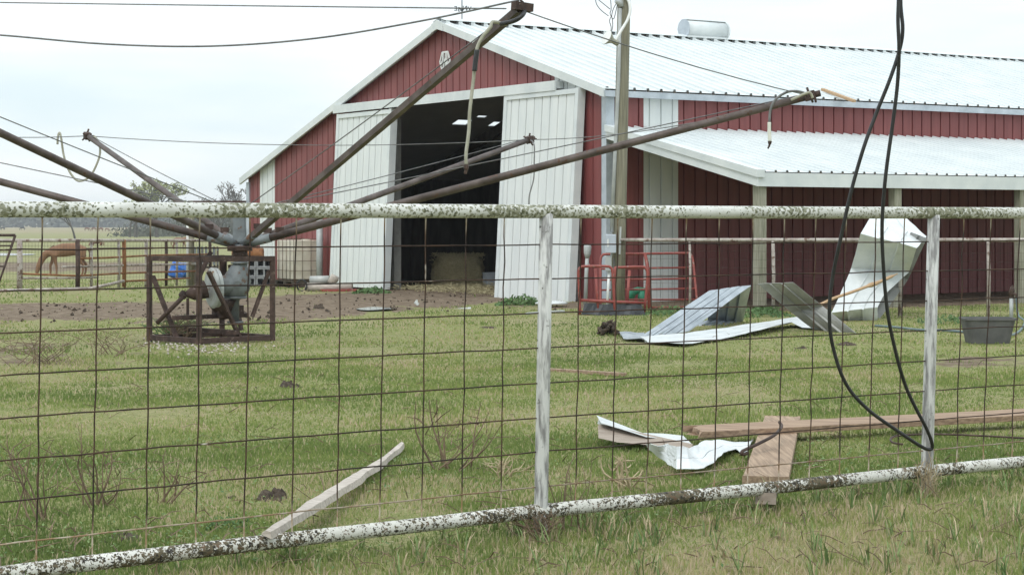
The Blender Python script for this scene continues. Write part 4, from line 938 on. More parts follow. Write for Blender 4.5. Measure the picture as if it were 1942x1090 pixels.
m.hexa([T(0, 0, .082), T(1.08, 0, .082), T(1.08, .95, .082), T(0, .95, .082)], [T(0, 0, .115), T(1.08, 0, .115), T(1.08, .95, .115), T(0, .95, .115)]); m.build('pallet', M['darkwood'], ib)
# concrete blocks
nm_ = {(0, 0): 'left', (0, 1): 'right'}
b0 = GP(455, 546)
def concrete_block(i, k, label):
    o = thing('concrete_block', label, 'concrete block', (b0.x+.36*i, b0.y+.02*k, .205*k), 0, 'stacked concrete blocks')
    m = MB(); x0, y0, z0 = b0.x+.36*i, b0.y+.02*k, .205*k; L_, hgt, dp = .35, .20, .38; t = .035
    for za, zb in ((0, t), (hgt-t, hgt)): m.abox(x0, x0+L_, y0, y0+dp, z0+za, z0+zb)
    for xa in (0, L_/2-t/2, L_-t): m.abox(x0+xa, x0+xa+t, y0+.002, y0+dp-.002, z0+t, z0+hgt-t)
    m.abox(x0+t, x0+L_-t, y0+dp*.8, y0+dp*.85, z0+t, z0+hgt-t)
    m.build('block', M['concrete'], o)
for k, row in enumerate(('bottom', 'middle', 'top')):
    for i, side in enumerate(('left', 'right')): concrete_block(i, k, f'grey concrete block at the {side} of the {row} row under the rusty drum')
q = b0+Vector((-.2, .2, .76)); rd = thing('rusty_drum', 'rusty orange drum lying on the stacked concrete blocks', 'drum', q)
m = MB(); m.tube([q+Vector((x, 0, 0)) for x in (0, .02, .2, .22, .24, .45, .47, .49, .68, .7)], [.125, .13, .13, .137, .13, .13, .137, .13, .13, .125], 16); m.build('drum', M['brightrust'], rd)
# debris by the left door
def EL(px, py, d=0): q = GP(px, py); return q
q = GP(600, 552)
m = MB(); m.tube([q+Vector((-.22, .1, .08)), q+Vector((.75, -.05, .09))], [.09, .075], 10); tag(m.build('white_pipe', M['palewood']), 'fat white pipe on the ground below the tote', 'pipe')
m = MB(); m.tube([q+Vector((-.15, .25, .22)), q+Vector((.25, .2, .24))], [.09, .08], 10); tag(m.build('white_can', M['sheetback']), 'short white drum resting above the fat white pipe', 'drum')
m = MB(); m.tube([q+Vector((.26, .15, .18)), q+Vector((.34, .12, .26)), q+Vector((.44, .15, .24))], [.06, .11, .05], 8); tag(m.build('tan_rock', M['palewood']), 'tan lump beside the short white drum', 'rock')
m = MB(); m.bar(q+Vector((.1, -.12, .02)), q+Vector((.85, -.16, .03)), .1, .05); tag(m.build('red_board', M['redpipe']), 'red board lying in front of the fat white pipe', 'board')
m = MB(); cc = q+Vector((-.30, -.05, .12)); m.tube([cc+Vector((.10*math.cos(a), .03, .12*math.sin(a))) for a in np.linspace(0, 6.283, 15)], .018, 6); tag(m.build('black_ring', M['blackcable']), 'small black hoop standing against the end of the fat white pipe', 'hoop')
# scraps on the dirt before the door
m = sheet([(P(818, 588, 30.6), P(822, 590, 30.2)), (P(850, 586, 30.8), P(852, 589, 30.3)), (P(893, 583, 31.2), P(893, 586, 30.9))], nrib=2, wob=.02); tag(m.build('white_strip', M['sheetwhite'], solid=.004), 'thin white metal strip lying on the dirt before the doorway', 'metal strip')
m = MB(); cq = GP(1046, 582)+Vector((0, 0, .07)); m.tube([cq+Vector((0, 0, -.02)), cq, cq+Vector((0, 0, .025))], [.27, .28, .22], 20); tag(m.build('round_disc', M['trim']), 'round white lid on the ground before the right sliding door', 'lid')
m = MB(); m.bar(GP(1000, 597)+Vector((0, 0, .02)), GP(1068, 592)+Vector((0, 0, .02)), .06, .03); tag(m.build('pale_board', M['sheetwhite']), 'white slat on the grass below the round white lid', 'slat')
m = MB(); pc = GP(712, 588); m.add([(pc.x+.26*math.cos(a)*(1+.2*math.sin(2*a+1)), pc.y+.55*math.sin(a)*(1+.2*math.cos(3*a)), .028) for a in np.linspace(0, 2*math.pi, 24, endpoint=False)], [list(range(24))]); pud = m.build('puddle', M['water']); pud['kind'] = 'structure'
m = MB(); m.bar(GP(792, 582)+Vector((0, 0, .03)), GP(790, 582)+Vector((0, 0, .12)), .03, .03); m.tube([GP(789, 581)+Vector((-.02, 0, .08)), GP(789, 581)+Vector((.04, 0, .03))], .03, 6); tag(m.build('white_scrap', M['sheetwhite']), 'tiny upright white scrap on the dirt before the doorway', 'scrap')

# ------------------------------------------------------------------ corral at far left
def CYd(px): return float(np.interp(px, [-300, 0, 147, 235, 315, 400], [38.5, 39.2, 39.8, 42.0, 45.0, 46.5]))
def cp(px, py): return P(px, py, CYd(px))
cf = thing('corral_fence', 'old white and rust pipe corral with wire mesh at far left', 'fence', (cp(147, 550).x, cp(147, 550).y, 0))
m = MB(); m.tube([cp(x, 456) for x in (-300, -100, 20, 90, 147, 200, 235, 280, 315, 360, 398)], .035, 8); m.build('top_rail', M['penrail'], cf)
for x, r_, mt_ in ((-180, .05, 'penrail'), (37, .06, 'penrail'), (147, .05, 'rust'), (173, .03, 'penrail'), (225, .03, 'penrail'), (235, .045, 'brightrust'), (277, .04, 'penrail'), (315, .035, 'rust'), (335, .03, 'penrail'), (398, .04, 'rust')):
    q = cp(x, 456); m = MB(); m.tube([(q.x, q.y, g(q.x, q.y)-.05), (q.x+.01, q.y, .5), q+Vector((0, 0, .02))], r_, 8); m.build('post', M[mt_], cf)
for l, mt_ in (([(147, 490), (200, 489), (235, 487), (290, 484), (398, 482)], 'brightrust'), ([(118, 506), (180, 505), (235, 503), (300, 502), (398, 500)], 'penrail'), ([(38, 519), (147, 523), (200, 520), (235, 518), (300, 516), (370, 514)], 'brightrust'), ([(38, 527), (147, 527), (182, 526)], 'penrail'), ([(165, 472), (235, 471), (290, 470)], 'rust'), ([(240, 533), (310, 530), (360, 527)], 'brightrust')):
    m = MB(); m.tube([cp(*p) for p in l], .022, 7); m.build('rail', M[mt_], cf)
m = MB(); pts_ = [cp(x, 456) for x in np.arange(-120, 398, 6)]
for q in pts_: m.tube([(q.x, q.y+.03, g(0, q.y)+.05), (q.x, q.y+.03, q.z)], .0022, 3, caps=False)
for k in range(1, 9): m.tube([Vector((q.x, q.y+.03, g(0, q.y)+(q.z-g(0, q.y))*k/9)) for q in pts_[::6]], .0022, 3, caps=False)
m.build('wire_mesh', M['rust'], cf)
m = MB(); m.tube([P(-60, 553, 38.3), P(60, 551, 38.6), P(165, 548, 39.3)], .045, 8); m.tube([P(165, 548, 39.3), P(200, 541, 40), P(234, 533, 41.2)], .035, 8); tag(m.build('fallen_pipe', M['penrail']), 'white pipe lying along the foot of the old corral', 'pipe')
lg = thing('leaning_gate', 'reddish pipe gate leaning at the left edge of the corral', 'gate', (P(-60, 545, 38).x, 38, 0))
m = MB(); m.tube([P(29, 446, 38), P(-4, 542, 38), P(-170, 545, 38), P(-150, 446, 38), P(29, 446, 38)], .028, 8); m.build('gate_frame', M['rust'], lg)
for y, xr in ((458, 25), (466, 22), (474, 20), (505, 9), (525, 2)): m = MB(); m.tube([P(-155, y, 38), P(xr, y, 38)], .016, 7); m.build('gate_rail', M['rust'], lg)
gf = thing('gate_frame', 'tall post and overhead rusty pipe joining the barn corner', 'gate frame', (P(362, 525, 46).x, 46, 0))
for x, r_, mt_ in ((363, .07, 'pole'), (356, .035, 'pvc')): m = MB(); q = P(x, 381, 46); m.tube([(q.x, 46, -.2), q], r_, 8); m.build('post', M[mt_], gf)
m = MB(); m.tube([P(356, 384, 46), P(470, 384, 45.9)], .045, 8); m.build('beam', M['rust'], gf)
bq = Vector((P(388, 482, 48).x, 48, g(0, 48))); hf = thing('slatted_feeder', 'small grey slatted feeder standing behind the motor frame', 'feeder', bq)
m = MB(); 
for i in range(6):
    for j in (0, .5): m.bar(bq+Vector((-.25+.1*i, j, .5)), bq+Vector((-.25+.1*i, j, .97)), .045, .03, (0, 1, 0))
m.build('slats', M['greysteel'], hf)
m = MB()
for x in (-.25, .25):
    for j in (0, .5): m.bar(bq+Vector((x, j+.035, 0)), bq+Vector((x, j+.035, .95)), .05, .03, (0, 1, 0))
m.abox(bq.x-.27, bq.x+.27, bq.y+.06, bq.y+.46, bq.z+.42, bq.z+.47); m.build('stand', M['darkwood'], hf)
# blue barrels in the pasture
def barrel(px, py, label, ang, h_=.86, up_=False):
    q = GP(px, py); q.z = g(0, q.y); o = thing('blue_barrel', label, 'barrel', q, 0, 'blue barrels in the pasture')
    dx = Vector((math.cos(ang), math.sin(ang), 0)) if not up_ else Vector((.32, .2, .93)).normalized()
    s = q+Vector((0, 0, .28)) if not up_ else q+Vector((0, 0, .0))
    m = MB(); ks = [(0, .25), (.03, .28), (.26, .28), (.29, .295), (.32, .28), (.56, .28), (.59, .295), (.62, .28), (.83, .28), (.86, .25)]
    m.tube([s+dx*(k*h_/.86-h_*.5*(not up_)) for k, _ in ks], [r_ for _, r_ in ks], 18); m.build('drum', M['blue'], o)
    m = MB(); e = s+dx*(h_-h_*.5*(not up_)); m.tube([e-dx*.005, e+dx*.02], .04, 8); m.build('bung', M['blue'], o)
barrel(348, 526, 'ribbed blue barrel lying on its side in the pasture', R(25), .80)
barrel(331, 527, 'blue barrel tipped at an angle left of the ribbed one', 0, .55, True)

# ------------------------------------------------------------------ animals
def skinned(name, verts, edges, radii, mat, parent, sub=2, root=0):
    Mi = INV[parent.name]
    me = bpy.data.meshes.new(name); me.from_pydata([tuple(Mi @ Vector(v)) for v in verts], edges, [])
    o = bpy.data.objects.new(name, me); col.objects.link(o)
    sk = o.modifiers.new('skin', 'SKIN'); sk.use_smooth_shade = True
    layer = me.skin_vertices[0] if me.skin_vertices else None
    for i, r_ in enumerate(radii): layer.data[i].radius = r_ if isinstance(r_, tuple) else (r_, r_)
    layer.data[root].use_root = True
    o.modifiers.new('sub', 'SUBSURF').levels = sub; o.modifiers['sub'].render_levels = sub
    bpy.context.view_layer.update()
    nm2 = bpy.data.meshes.new_from_object(o.evaluated_get(bpy.context.evaluated_depsgraph_get()))
    o.modifiers.clear(); o.data = nm2; nm2.materials.clear(); nm2.materials.append(mat)
    o.parent = parent; return o
def quadruped(name, label, cat, loc, face, mat, dark, s=1, graze=True, group=None, lying=False):
    """face: unit vector the animal looks along (ground plane)"""
    o = thing(name, label, cat, loc, 0, group); f = Vector((face[0], face[1], 0)).normalized(); sd = Vector((-f.y, f.x, 0)); L = Vector(loc)
    def p(a, b, z): return L+f*a*s+sd*b*s+Vector((0, 0, z*s-(.55*s if lying else 0)))
    V = [p(-.10, 0, 1.02), p(-.55, 0, 1.10), p(-.72, 0, 1.02), p(.30, 0, 1.05), p(.58, 0, 1.10)]; Rr = [.31, .29, .16, .30, .25]; E = [(0, 1), (1, 2), (0, 3), (3, 4)]
    if graze: nk = [(.86, 0, .93, .17), (1.05, 0, .62, .13), (1.13, 0, .42, .125), (1.20, 0, .20, .085), (1.22, 0, .08, .065)]
    else: nk = [(.82, 0, 1.25, .17), (.98, 0, 1.45, .14), (1.10, 0, 1.50, .13), (1.28, 0, 1.38, .09), (1.36, 0, 1.32, .07)]
    pr = 4
    for a, b_, z, r_ in nk: V.append(p(a, b_, z)); Rr.append(r_); E.append((pr, len(V)-1)); pr = len(V)-1
    for sgn in (-1, 1):
        st = .06*sgn
        for par, ch in ((1, [(-.60, .15, .82, .16), (-.52+st, .15, .62, .10), (-.70+st, .14, .45, .062), (-.66+st, .14, .12, .042), (-.62+st, .14, .03, .055)]), (4, [(.52, .14, .80, .12), (.55-st, .13, .60, .075), (.56-st*2, .13, .42, .058), (.55-st*2, .13, .12, .040), (.57-st*2, .13, .03, .052)])):
            pr = par
            for a, b_, z, r_ in ch: V.append(p(a, b_*sgn, z)); Rr.append(r_); E.append((pr, len(V)-1)); pr = len(V)-1
    skinned('body', V, E, [r_*s for r_ in Rr], mat, o)
    m = MB(); m.tube([p(-.84, 0, 1.05), p(-.92, 0, .95), p(-.93, 0, .7), p(-.90, 0, .45)], [.03*s, .06*s, .07*s, .02*s], 7); m.build('tail', dark, o)
    hd2 = V[7] if graze else V[7]; m = MB()
    for sgn in (-1, 1):
        q = V[7]+sd*sgn*.07*s; m.tube([q, q+sd*sgn*.03*s+f*(-.06*s)+Vector((0, 0, .12*s))], [.035*s, .006*s], 6)
    m.build('ears', mat, o)
    return o
hq_ = GP(130, 519); hq_ = Vector(((128-CX)/F*80, 80, g(0, 80)))
ho = quadruped('horse', 'chestnut horse grazing head down behind the corral', 'horse', hq_, (-1, -.25), M['horse'], M['horsedark'], 1.04)
m = MB(); f = Vector((-1, -.25, 0)).normalized()
m.tube([hq_+f*a+Vector((0, -.0, z)) for a, z in ((.55, 1.29), (.80, 1.08), (.98, .80), (1.06, .55))], [.03, .07, .06, .02], 6); m.build('mane', M['horsedark'], ho)
cows = [(5, 700, 'cowblack', (-1, .2), 'black cow at the far left edge of the distant pasture', False), (43, 705, 'cowblack', (-1, -.1), 'black cow right of the corner of the distant pasture', False), (340, 205, 'cowbrown', (1, .3), 'large brown cow nearest behind the walker arms', False), (184, 240, 'cowbrown', (-1, .1), 'brown cow resting beyond the grazing horse', True), (165, 640, 'cowbrown', (1, .2), 'distant brown cow left in the far row', False), (178, 640, 'cowbrown', (1, -.2), 'distant brown cow second from the left in the far row', False), (191, 625, 'cowbrown', (-1, .2), 'distant brown cow in the middle of the far row', False), (203, 620, 'cowbrown', (1, .4), 'distant brown cow just left of the far black calf', False), (216, 600, 'cowblack', (1, 0), 'distant black calf at the right of the far row', False), (240, 560, 'cowbrown', (.2, -1), 'distant brown cow facing the camera beside the trees', False)]
for px, Y, mt_, fc, lb, ly in cows:
    loc = Vector(((px-CX)/F*Y, Y, g(0, Y)))
    quadruped('cow', lb, 'cow', loc, fc, M[mt_], M[mt_], .95 if 'calf' not in lb else .8, graze=(px not in (340, 240)), group='cattle in the pasture', lying=ly)

# ------------------------------------------------------------------ trees
def branch(mb, p, d, L, r, depth, tips_, spread=.5, n=4, twig=.02):
    k = 3; pts = [p]; dd = d.copy()
    for i in range(k):
        dd = (dd+Vector((random.gauss(0, .12), random.gauss(0, .12), random.gauss(.03, .08)))).normalized(); pts.append(pts[-1]+dd*L/k)
    mb.tube(pts, [max(r*(1-.35*i/k), twig) for i in range(k+1)], n if r > .06 else 3, caps=False)
    tips_.append((pts[-1], L))
    if depth <= 0: return
    for _ in range(random.choice((2, 3, 3))):
        nd = (dd+Vector((random.gauss(0, spread), random.gauss(0, spread), random.gauss(.12, spread*.5)))).normalized()
        branch(mb, pts[random.choice((2, 3, 3))], nd, L*random.uniform(.62, .85), r*.62, depth-1, tips_, spread, n, twig)
def tree(name, label, px, Y, h_, leaf=None, nleaf=0, spread=.45, depth=5, lsize=.35, group='trees at the pasture edge', trunks=1, twig=.03, wide=1.0):
    b = Vector(((px-CX)/F*Y, Y, g(0, Y))); o = thing(name, label, 'tree', b, 0, group)
    m = MB(); tips_ = []
    for k in range(trunks):
        st = b+Vector((random.gauss(0, .35), random.gauss(0, .35), 0))*(trunks > 1)
        branch(m, st-Vector((0, 0, .2)), Vector((random.gauss(0, .12), random.gauss(0, .12), 1)).normalized(), h_*.30, h_*.026, depth, tips_, spread, 6, twig)
    zm = max(t[0].z for t in tips_); sc = h_/(zm-b.z)
    S = Vector((sc*wide, sc*wide, sc)); m.v = [b+(v-b)*S for v in m.v]; tips_ = [(b+(t-b)*S, L) for t, L in tips_]
    m.build('trunk', M['bark'], o)
    if leaf:
        c = MB(); tl = [t for t in tips_ if t[1] < h_*.2] or tips_
        for _ in range(nleaf):
            t, L = random.choice(tl); p_ = t+Vector((random.gauss(0, .35), random.gauss(0, .35), random.gauss(0, .3)))*h_*.07
            a = Vector((random.gauss(0, 1), random.gauss(0, 1), random.gauss(0, 1))).normalized(); b_ = a.orthogonal().normalized(); q = lsize*random.uniform(.5, 1.2)
            c.add([p_-a*q-b_*q*.4, p_+b_*q*.6, p_+a*q, p_-b_*q*.6], [[0, 1, 2, 3]])
        c.build('crown', leaf, o)
    return o
tree('leafy_tree', 'pale green budding tree rising above the fence rail', 298, 372, 11.2, M['leaf'], 1900, .46, 6, .26, wide=1.55)
tree('leafy_tree', 'small pale green tree standing alone in the pasture', 143, 330, 6.6, M['leaf'], 1100, .40, 4, .30)
tree('leafy_tree', 'pale green tree tip at the far left edge', -12, 300, 7.4, M['leaf'], 900, .40, 4, .30)
tree('bare_tree', 'leafless tall tree just left of the barn', 447, 330, 10.2, None, 0, .50, 6, trunks=2, twig=.035)
tree('bare_tree', 'leafless tree half hidden by the barn corner', 470, 345, 10.6, None, 0, .48, 6, twig=.035)
tree('bare_tree', 'lower leafless tree between the budding tree and tall tree', 412, 350, 7.6, None, 0, .55, 5, trunks=2, twig=.035)
tree('bare_tree', 'thin leafless tree left of the budding tree', 246, 372, 7.2, M['leaf'], 250, .4, 4, .3, twig=.035)
tree('bare_tree', 'twin trunk tree under the budding crown', 262, 370, 7.0, M['leaf'], 500, .4, 4, .3, trunks=2, twig=.035)
tree('bare_tree', 'dark trunk tree right of the budding tree', 345, 368, 7.0, M['leaf'], 500, .4, 4, .3, twig=.035)
tree('bare_tree', 'low grey tree behind the walker mast', 385, 372, 6.6, M['leaf'], 300, .5, 4, .3, trunks=3, twig=.04)
m = MB()
for _ in range(22000):
    x = random.uniform(-640, 380); y = 1120+random.gauss(0, 16); hgt = 8.5+3.0*noise.noise(Vector((x*.018, 3, 0)))+2*noise.noise(Vector((x*.09, 7, 0)))
    z = -1.6+random.random()**.8*hgt; p_ = Vector((x, y, z)); q = random.uniform(.8, 2.3)
    a = Vector((random.gauss(0, 1), random.gauss(0, .6), random.gauss(0, 1))).normalized(); b_ = a.orthogonal().normalized(); m.add([p_-a*q, p_+b_*q*.8, p_+a*q, p_-b_*q*.8], [[0, 1, 2, 3]])
tag(m.build('far_wood', M['wood_far']), 'hazy grey green line of distant woods along the horizon', 'woods', kind='stuff')
m = MB()
for _ in range(9000):
    x = random.uniform(-82, -40); y = 400+random.gauss(0, 8); z = -1.5+abs(random.gauss(0, 2.6))*(1 if x > -72 else .35); p_ = Vector((x, y, z)); q = random.uniform(.25, .65)
    a = Vector((random.gauss(0, 1), random.gauss(0, .6), random.gauss(0, 1.4))).normalized(); b_ = a.orthogonal().normalized(); m.add([p_-a*q, p_+b_*q*.25, p_+a*q, p_-b_*q*.25], [[0, 1, 2, 3]])
tag(m.build('brush', M['wood_far']), 'grey green brush under the trees left of the barn', 'brush', kind='stuff')

# ------------------------------------------------------------------ weeds
def weed(px, py, hpx, wpx, n, label, mat='twig', cat='weed', name='dry_weed', r=1.3, forks=2, base=None):
    q = base or GP(px, py); sc = q.y/F; h_ = hpx*sc; w_ = wpx*sc/2; m = MB()
    for _ in range(n):
        s = Vector((q.x+random.gauss(0, .25)*w_, q.y+random.gauss(0, .4)*w_, g(0, q.y)))
        e = s+Vector((random.gauss(0, .6)*w_, random.gauss(0, .5)*w_, h_*random.uniform(.35, 1.05)))
        mid = s.lerp(e, .5)+Vector((random.gauss(0, .18)*w_, 0, random.gauss(.05, .08)*h_))
        rr_ = sc*r*random.uniform(.7, 1.2)
        m.tube(smoothpts([s, mid, e], 3), [rr_*(1.2-.9*i/6) for i in range(7)], 4, caps=False)
        for _f in range(forks):
            c = s.lerp(e, random.uniform(.4, .85)); k = c+Vector((random.gauss(0, .35)*w_, random.gauss(0, .3)*w_, h_*random.uniform(.02, .3))); m.tube([c, c.lerp(k, .5)+Vector((random.gauss(0, .05)*w_, 0, 0)), k], [rr_*.7, rr_*.6, rr_*.35], 3, caps=False)
    return tag(m.build(name, M[mat]), label, cat)
weed(852, 890, 130, 130, 12, 'branchy brown dead weed left of the first fence post', r=1.8)
weed(955, 905, 45, 90, 14, 'low tangle of dry stalks beside the first fence post', 'drystem')
weed(1022, 1010, 70, 110, 40, 'grey dry weeds around the foot of the first fence post', base=Vector((.12, 8.40, 0)))
weed(1080, 985, 190, 100, 7, 'tall forked twigs growing just right of the first post', base=Vector((.27, 8.62, 0)), r=1.4)
weed(1757, 960, 90, 60, 34, 'dry grass clump around the foot of the second post', 'drystem', base=Vector((2.15, 9.74, 0)), r=.9)
weed(190, 960, 150, 130, 10, 'branching dead weed behind the lower left fence wires', r=1.7)
weed(70, 985, 160, 150, 9, 'dead weed at the far lower left corner', r=1.6)
weed(320, 955, 110, 90, 6, 'thin dead stalks right of the lower left dead weed', r=1.7)
weed(1190, 925, 60, 90, 9, 'tan broken stalk bits before the crumpled white scrap', 'drystem', r=2.6)
weed(340, 645, 55, 100, 40, 'scrubby plants growing under the left side of the motor frame', r=.8)
weed(330, 640, 42, 90, 60, 'green weeds tangled under the motor frame', 'leafdark', name='green_weed', r=1.1)
weed(1450, 595, 16, 60, 50, 'green weeds at the foot of the lean-to post', 'leafdark', name='green_weed', r=1.3)
weed(75, 690, 70, 190, 28, 'row of thin dry stalks at the left before the dirt', r=.7)
weed(215, 672, 60, 150, 18, 'sparse dry stalks left of the motor frame', r=.7)
def leafy(px, py, hpx, wpx, n, label, ysp=.3):
    q = GP(px, py); sc = q.y/F; m = MB()
    for _ in range(n):
        f_ = random.uniform(-1, 1); hh = hpx*sc*(1-abs(f_)**1.6)*(.75+.4*noise.noise(Vector((f_*7, px, 0)))); z = abs(hh)*random.random()
        p_ = q+Vector((f_*wpx*sc/2, random.gauss(0, ysp), z)); a = Vector((random.gauss(0, 1), random.gauss(0, 1), random.gauss(.2, .8))).normalized(); b_ = a.orthogonal().normalized(); k = sc*random.uniform(2, 5)
        m.add([p_-a*k, p_+b_*k*.5, p_+a*k, p_-b_*k*.5], [[0, 1, 2, 3]])
    tag(m.build('green_weed', M['leafdark']), label, 'weed')
leafy(990, 578, 24, 100, 700, 'bushy green weeds along the foot of the right sliding door', .2)
leafy(705, 556, 16, 70, 350, 'green weeds along the foot of the left sliding door', .2)
leafy(1275, 596, 18, 120, 500, 'green weeds under the red tubular gate')
leafy(1440, 600, 22, 130, 500, 'leafy weeds between the bent sheets and pen fence')
leafy(1800, 612, 18, 120, 350, 'green weeds by the pen fence near the tub')
leafy(430, 1000, 26, 90, 260, 'broad leafed green weed at the pale splintered board', .1)

# ------------------------------------------------------------------ grass
def blades(n, y0, y1, hmin, hmax, wd, xs_=.30):
    u = rng.random(n); Y = np.sqrt(y0**2+u*(y1**2-y0**2)); X = (rng.random(n)*2-1)*xs_*Y
    px = CX+F*X/Y; py = HY+F*CZ/Y
    keep = np.ones(n, bool); patchv = np.zeros(n)
    for i in range(n):
        d_ = dirt_mask(X[i], Y[i]); nv = noise.noise(Vector((X[i]*1.3, Y[i]*.45, 2)))
        patchv[i] = noise.noise(Vector((X[i]*.55, Y[i]*.55, 5)))+.5*noise.noise(Vector((X[i]*2.1, Y[i]*2.1, 8)))
        keep[i] = rng.random() > sstep(d_+nv*.55, .05, .62)*1.0 - .004
        if patchv[i] > .42: keep[i] &= rng.random() > .45
    X, Y, patchv, px, py = X[keep], Y[keep], patchv[keep], px[keep], py[keep]; n = len(X)
    # outside the fence at lower right the grass is longer and drier
    side = (X-FA.x)*FD.y-(Y-FA.y)*FD.x; outside = side > 0
    h = rng.uniform(hmin, hmax, n)*(1+.35*patchv)*np.where(outside, 1.45, 1.0)
    h = np.where(patchv < -.32, h*1.45, h); near = np.abs(side) < .35; h = np.where(near, h*1.35, h)
    a = rng.random(n)*6.283; lean = rng.normal(0, .55, n)*h; la = rng.random(n)*6.283
    w2 = wd*rng.uniform(.6, 1.3, n)/2
    dx, dy = np.cos(a)*w2, np.sin(a)*w2; lx, ly = np.cos(la)*lean, np.sin(la)*lean
    z0 = np.full(n, -.02)
    V = np.empty((n, 5, 3))
    V[:, 0] = np.stack([X-dx, Y-dy, z0], 1); V[:, 1] = np.stack([X+dx, Y+dy, z0], 1)
    V[:, 2] = np.stack([X+dx*.8+lx*.4, Y+dy*.8+ly*.4, h*.55], 1); V[:, 3] = np.stack([X-dx*.8+lx*.4, Y-dy*.8+ly*.4, h*.55], 1)
    V[:, 4] = np.stack([X+lx, Y+ly, h], 1)
    tint = .40+.30*patchv-np.where((Y < 11.2) & ~outside, .13, 0)+rng.normal(0, .10, n)+np.where(outside, .08, 0)
    strawy = rng.random(n) < np.where(outside, .32+.30*(patchv > .0), .06+.34*(patchv > .26)); tint = np.where(strawy, rng.uniform(.7, 1, n), tint)
    tint = np.clip(tint, 0, 1)
    return V, tint
parts = [blades(150000, 7.0, 12.5, .008, .030, .0065), blades(110000, 12.5, 20, .010, .032, .010), blades(60000, 20, 34, .010, .030, .016), blades(20000, 34, 60, .02, .05, .03, .34)]
V = np.concatenate([p[0] for p in parts]); tint = np.concatenate([p[1] for p in parts]); n = len(V)
for lo in range(1):
    zz = np.array([g(0, y) for y in V[:, 0, 1]]); V[:, :, 2] += zz[:, None]
me = bpy.data.meshes.new('grass'); me.vertices.add(n*5); me.vertices.foreach_set('co', V.reshape(-1).astype(np.float32))
base = np.arange(n)*5
quad = np.stack([base, base+1, base+2, base+3], 1); tri = np.stack([base+3, base+2, base+4], 1)
loops = np.concatenate([quad, tri], 1).reshape(-1); me.loops.add(len(loops)); me.loops.foreach_set('vertex_index', loops.astype(np.int32))
me.polygons.add(n*2); ls = np.empty(n*2, np.int32); ls[0::2] = np.arange(n)*7; ls[1::2] = np.arange(n)*7+4
me.polygons.foreach_set('loop_start', ls); me.materials.append(M['grass']); me.update(calc_edges=True); me.validate()
at = me.attributes.new('tint', 'FLOAT', 'POINT'); at.data.foreach_set('value', np.repeat(tint, 5).astype(np.float32))
gr = bpy.data.objects.new('grass', me); col.objects.link(gr); tag(gr, 'short patchy green and straw coloured lawn grass', 'grass', kind='stuff')

# ------------------------------------------------------------------ small ground litter
def lump(mb, p, r):
    k = [Vector((random.uniform(.5, 1), 0, 0)), Vector((-.3, random.uniform(.5, 1), 0)), Vector((-.4, -random.uniform(.5, 1), 0)), Vector((random.gauss(0, .2), random.gauss(0, .2), random.uniform(.4, .9))), Vector((0, 0, -.4))]
    a = random.random()*6.28; c_, s_ = math.cos(a), math.sin(a)
    mb.add([p+Vector((q.x*c_-q.y*s_, q.x*s_+q.y*c_, q.z))*r for q in k], [[0, 1, 3], [1, 2, 3], [2, 0, 3], [1, 0, 4], [2, 1, 4], [0, 2, 4]])
m = MB(); cnt = 0
while cnt < 450:
    px, py = random.uniform(-60, 1080), random.uniform(546, 625); q = GP(px, py); dv = dirt_mask(q.x, q.y)
    if random.random() > dv: continue
    lump(m, Vector((q.x, q.y, .01)), random.choice((.015, .02, .02, .025, .03, .05))*random.uniform(.6, 1.3)); cnt += 1
tag(m.build('dirt_crumbs', M['soil']), 'small crumbs of earth scattered over the dirt track', 'earth', kind='stuff')
m = MB()
for _ in range(260):
    q = GP(random.gauss(385, 60), random.gauss(655, 9)); lump(m, Vector((q.x, q.y, .012)), random.uniform(.012, .028))
tag(m.build('pebbles', M['palewood']), 'pale pebbles scattered before the motor frame', 'gravel', kind='stuff')
m = MB()
for _ in range(900):
    px, py = random.uniform(-50, 1990), 640+450*random.random()**1.3; q = GP(px, py); L_ = random.uniform(.04, .16); a = random.random()*6.28
    t_ = Vector((math.cos(a), math.sin(a), random.uniform(0, .5)))*L_; p_ = Vector((q.x, q.y, .02)); r_ = random.uniform(.0015, .0035)
    m.tube([p_, p_+t_*.5+Vector((0, 0, random.uniform(0, .02))), p_+t_], [r_, r_, r_*.5], 3, caps=False)
tag(m.build('twig_litter', M['twig']), 'short dead twigs scattered across the lawn', 'twigs', kind='stuff')
m = MB()
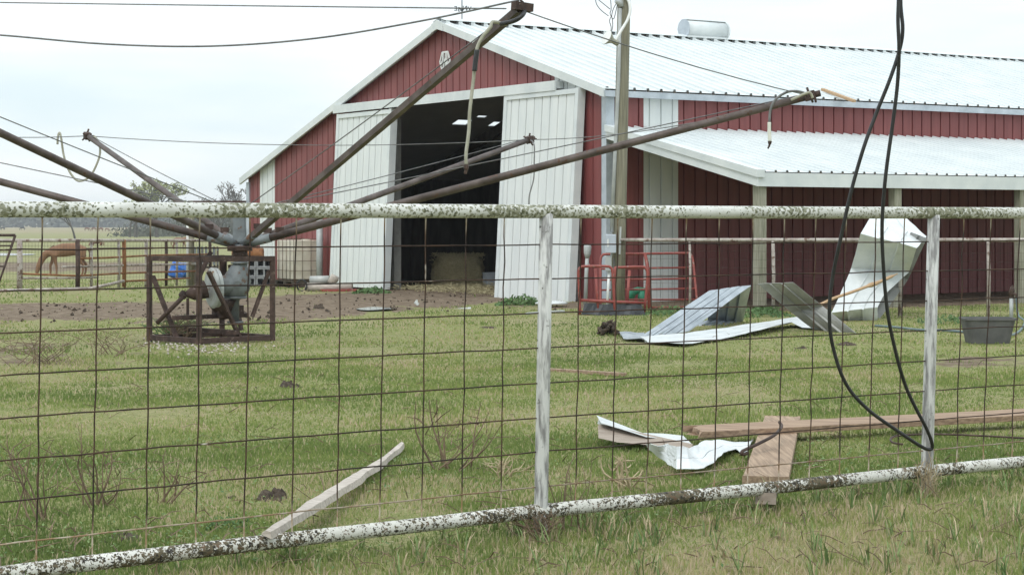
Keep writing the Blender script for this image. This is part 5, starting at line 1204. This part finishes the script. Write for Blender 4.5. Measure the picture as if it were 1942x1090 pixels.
for _ in range(200):                  # ranker tufts outside the fence and along its foot
    k = random.random()
    if k < .55:
        px = random.uniform(700, 2000); py = random.uniform(930, 1110); q = GP(px, py)
        if (q.x-FA.x)*FD.y-(q.y-FA.y)*FD.x < .1: continue
    else:
        t_ = random.uniform(-1.3, 1.6); q = FA+FD*t_+FN*random.gauss(.05, .12)
    hh = random.uniform(.06, .15)
    for _b in range(9):
        a = random.random()*6.28; tip = Vector((q.x+math.cos(a)*hh*random.uniform(.2, .7), q.y+math.sin(a)*hh*random.uniform(.2, .7), hh*random.uniform(.6, 1.1))); b_ = Vector((q.x+random.gauss(0, .012), q.y+random.gauss(0, .012), 0)); sd = Vector((math.sin(a), -math.cos(a), 0))*.0032; md = b_.lerp(tip, .55)+Vector((0, 0, hh*.18))
        m.add([b_-sd, b_+sd, md+sd*.8, md-sd*.8, tip], [[0, 1, 2, 3], [3, 2, 4]], 0 if random.random() < .62 else 1)
tag(m.build('grass_tufts', [M['tuft'], M['drystem']]), 'ranker green and straw tufts along the outside of the fence', 'grass', kind='stuff')

m = MB()
for _ in range(9000):                 # low broad leaves among the grass near the fence
    Y = random.uniform(7.3, 12.5); x = random.uniform(-.29, .29)*Y
    if noise.noise(Vector((x*.9, Y*.9, 11))) < .02: continue
    if (x-FA.x)*FD.y-(Y-FA.y)*FD.x > 0 and random.random() < .75: continue
    p_ = Vector((x, Y, random.uniform(.006, .03))); a = random.random()*6.28; k = random.uniform(.006, .014)
    d1 = Vector((math.cos(a), math.sin(a), random.uniform(-.2, .7)))*k; d2 = Vector((-math.sin(a), math.cos(a), random.uniform(-.3, .3)))*k*.55
    m.add([p_-d1, p_+d2, p_+d1, p_-d2], [[0, 1, 2, 3]], 0 if random.random() < .8 else 1)
tag(m.build('clover', [M['tuft'], M['leafdark']]), 'low broad leaved clover in the grass near the fence', 'clover', kind='stuff')

# ------------------------------------------------------------------ haze
hz = MB(); hz.abox(-3300, 3300, -80, 3700, -3.5, 16)
HM = bpy.data.materials.new('haze_air'); HM.use_nodes = True; t = HM.node_tree; t.nodes.clear()
o_ = N(t, 'ShaderNodeOutputMaterial'); pv = N(t, 'ShaderNodeVolumePrincipled'); pv.inputs['Color'].default_value = (.93, .96, 1, 1); pv.inputs['Density'].default_value = .00036; pv.inputs['Anisotropy'].default_value = .2
t.links.new(pv.outputs[0], o_.inputs['Volume'])
tag(hz.build('haze', HM), 'thin pale haze fading the far pasture', 'haze', kind='stuff')
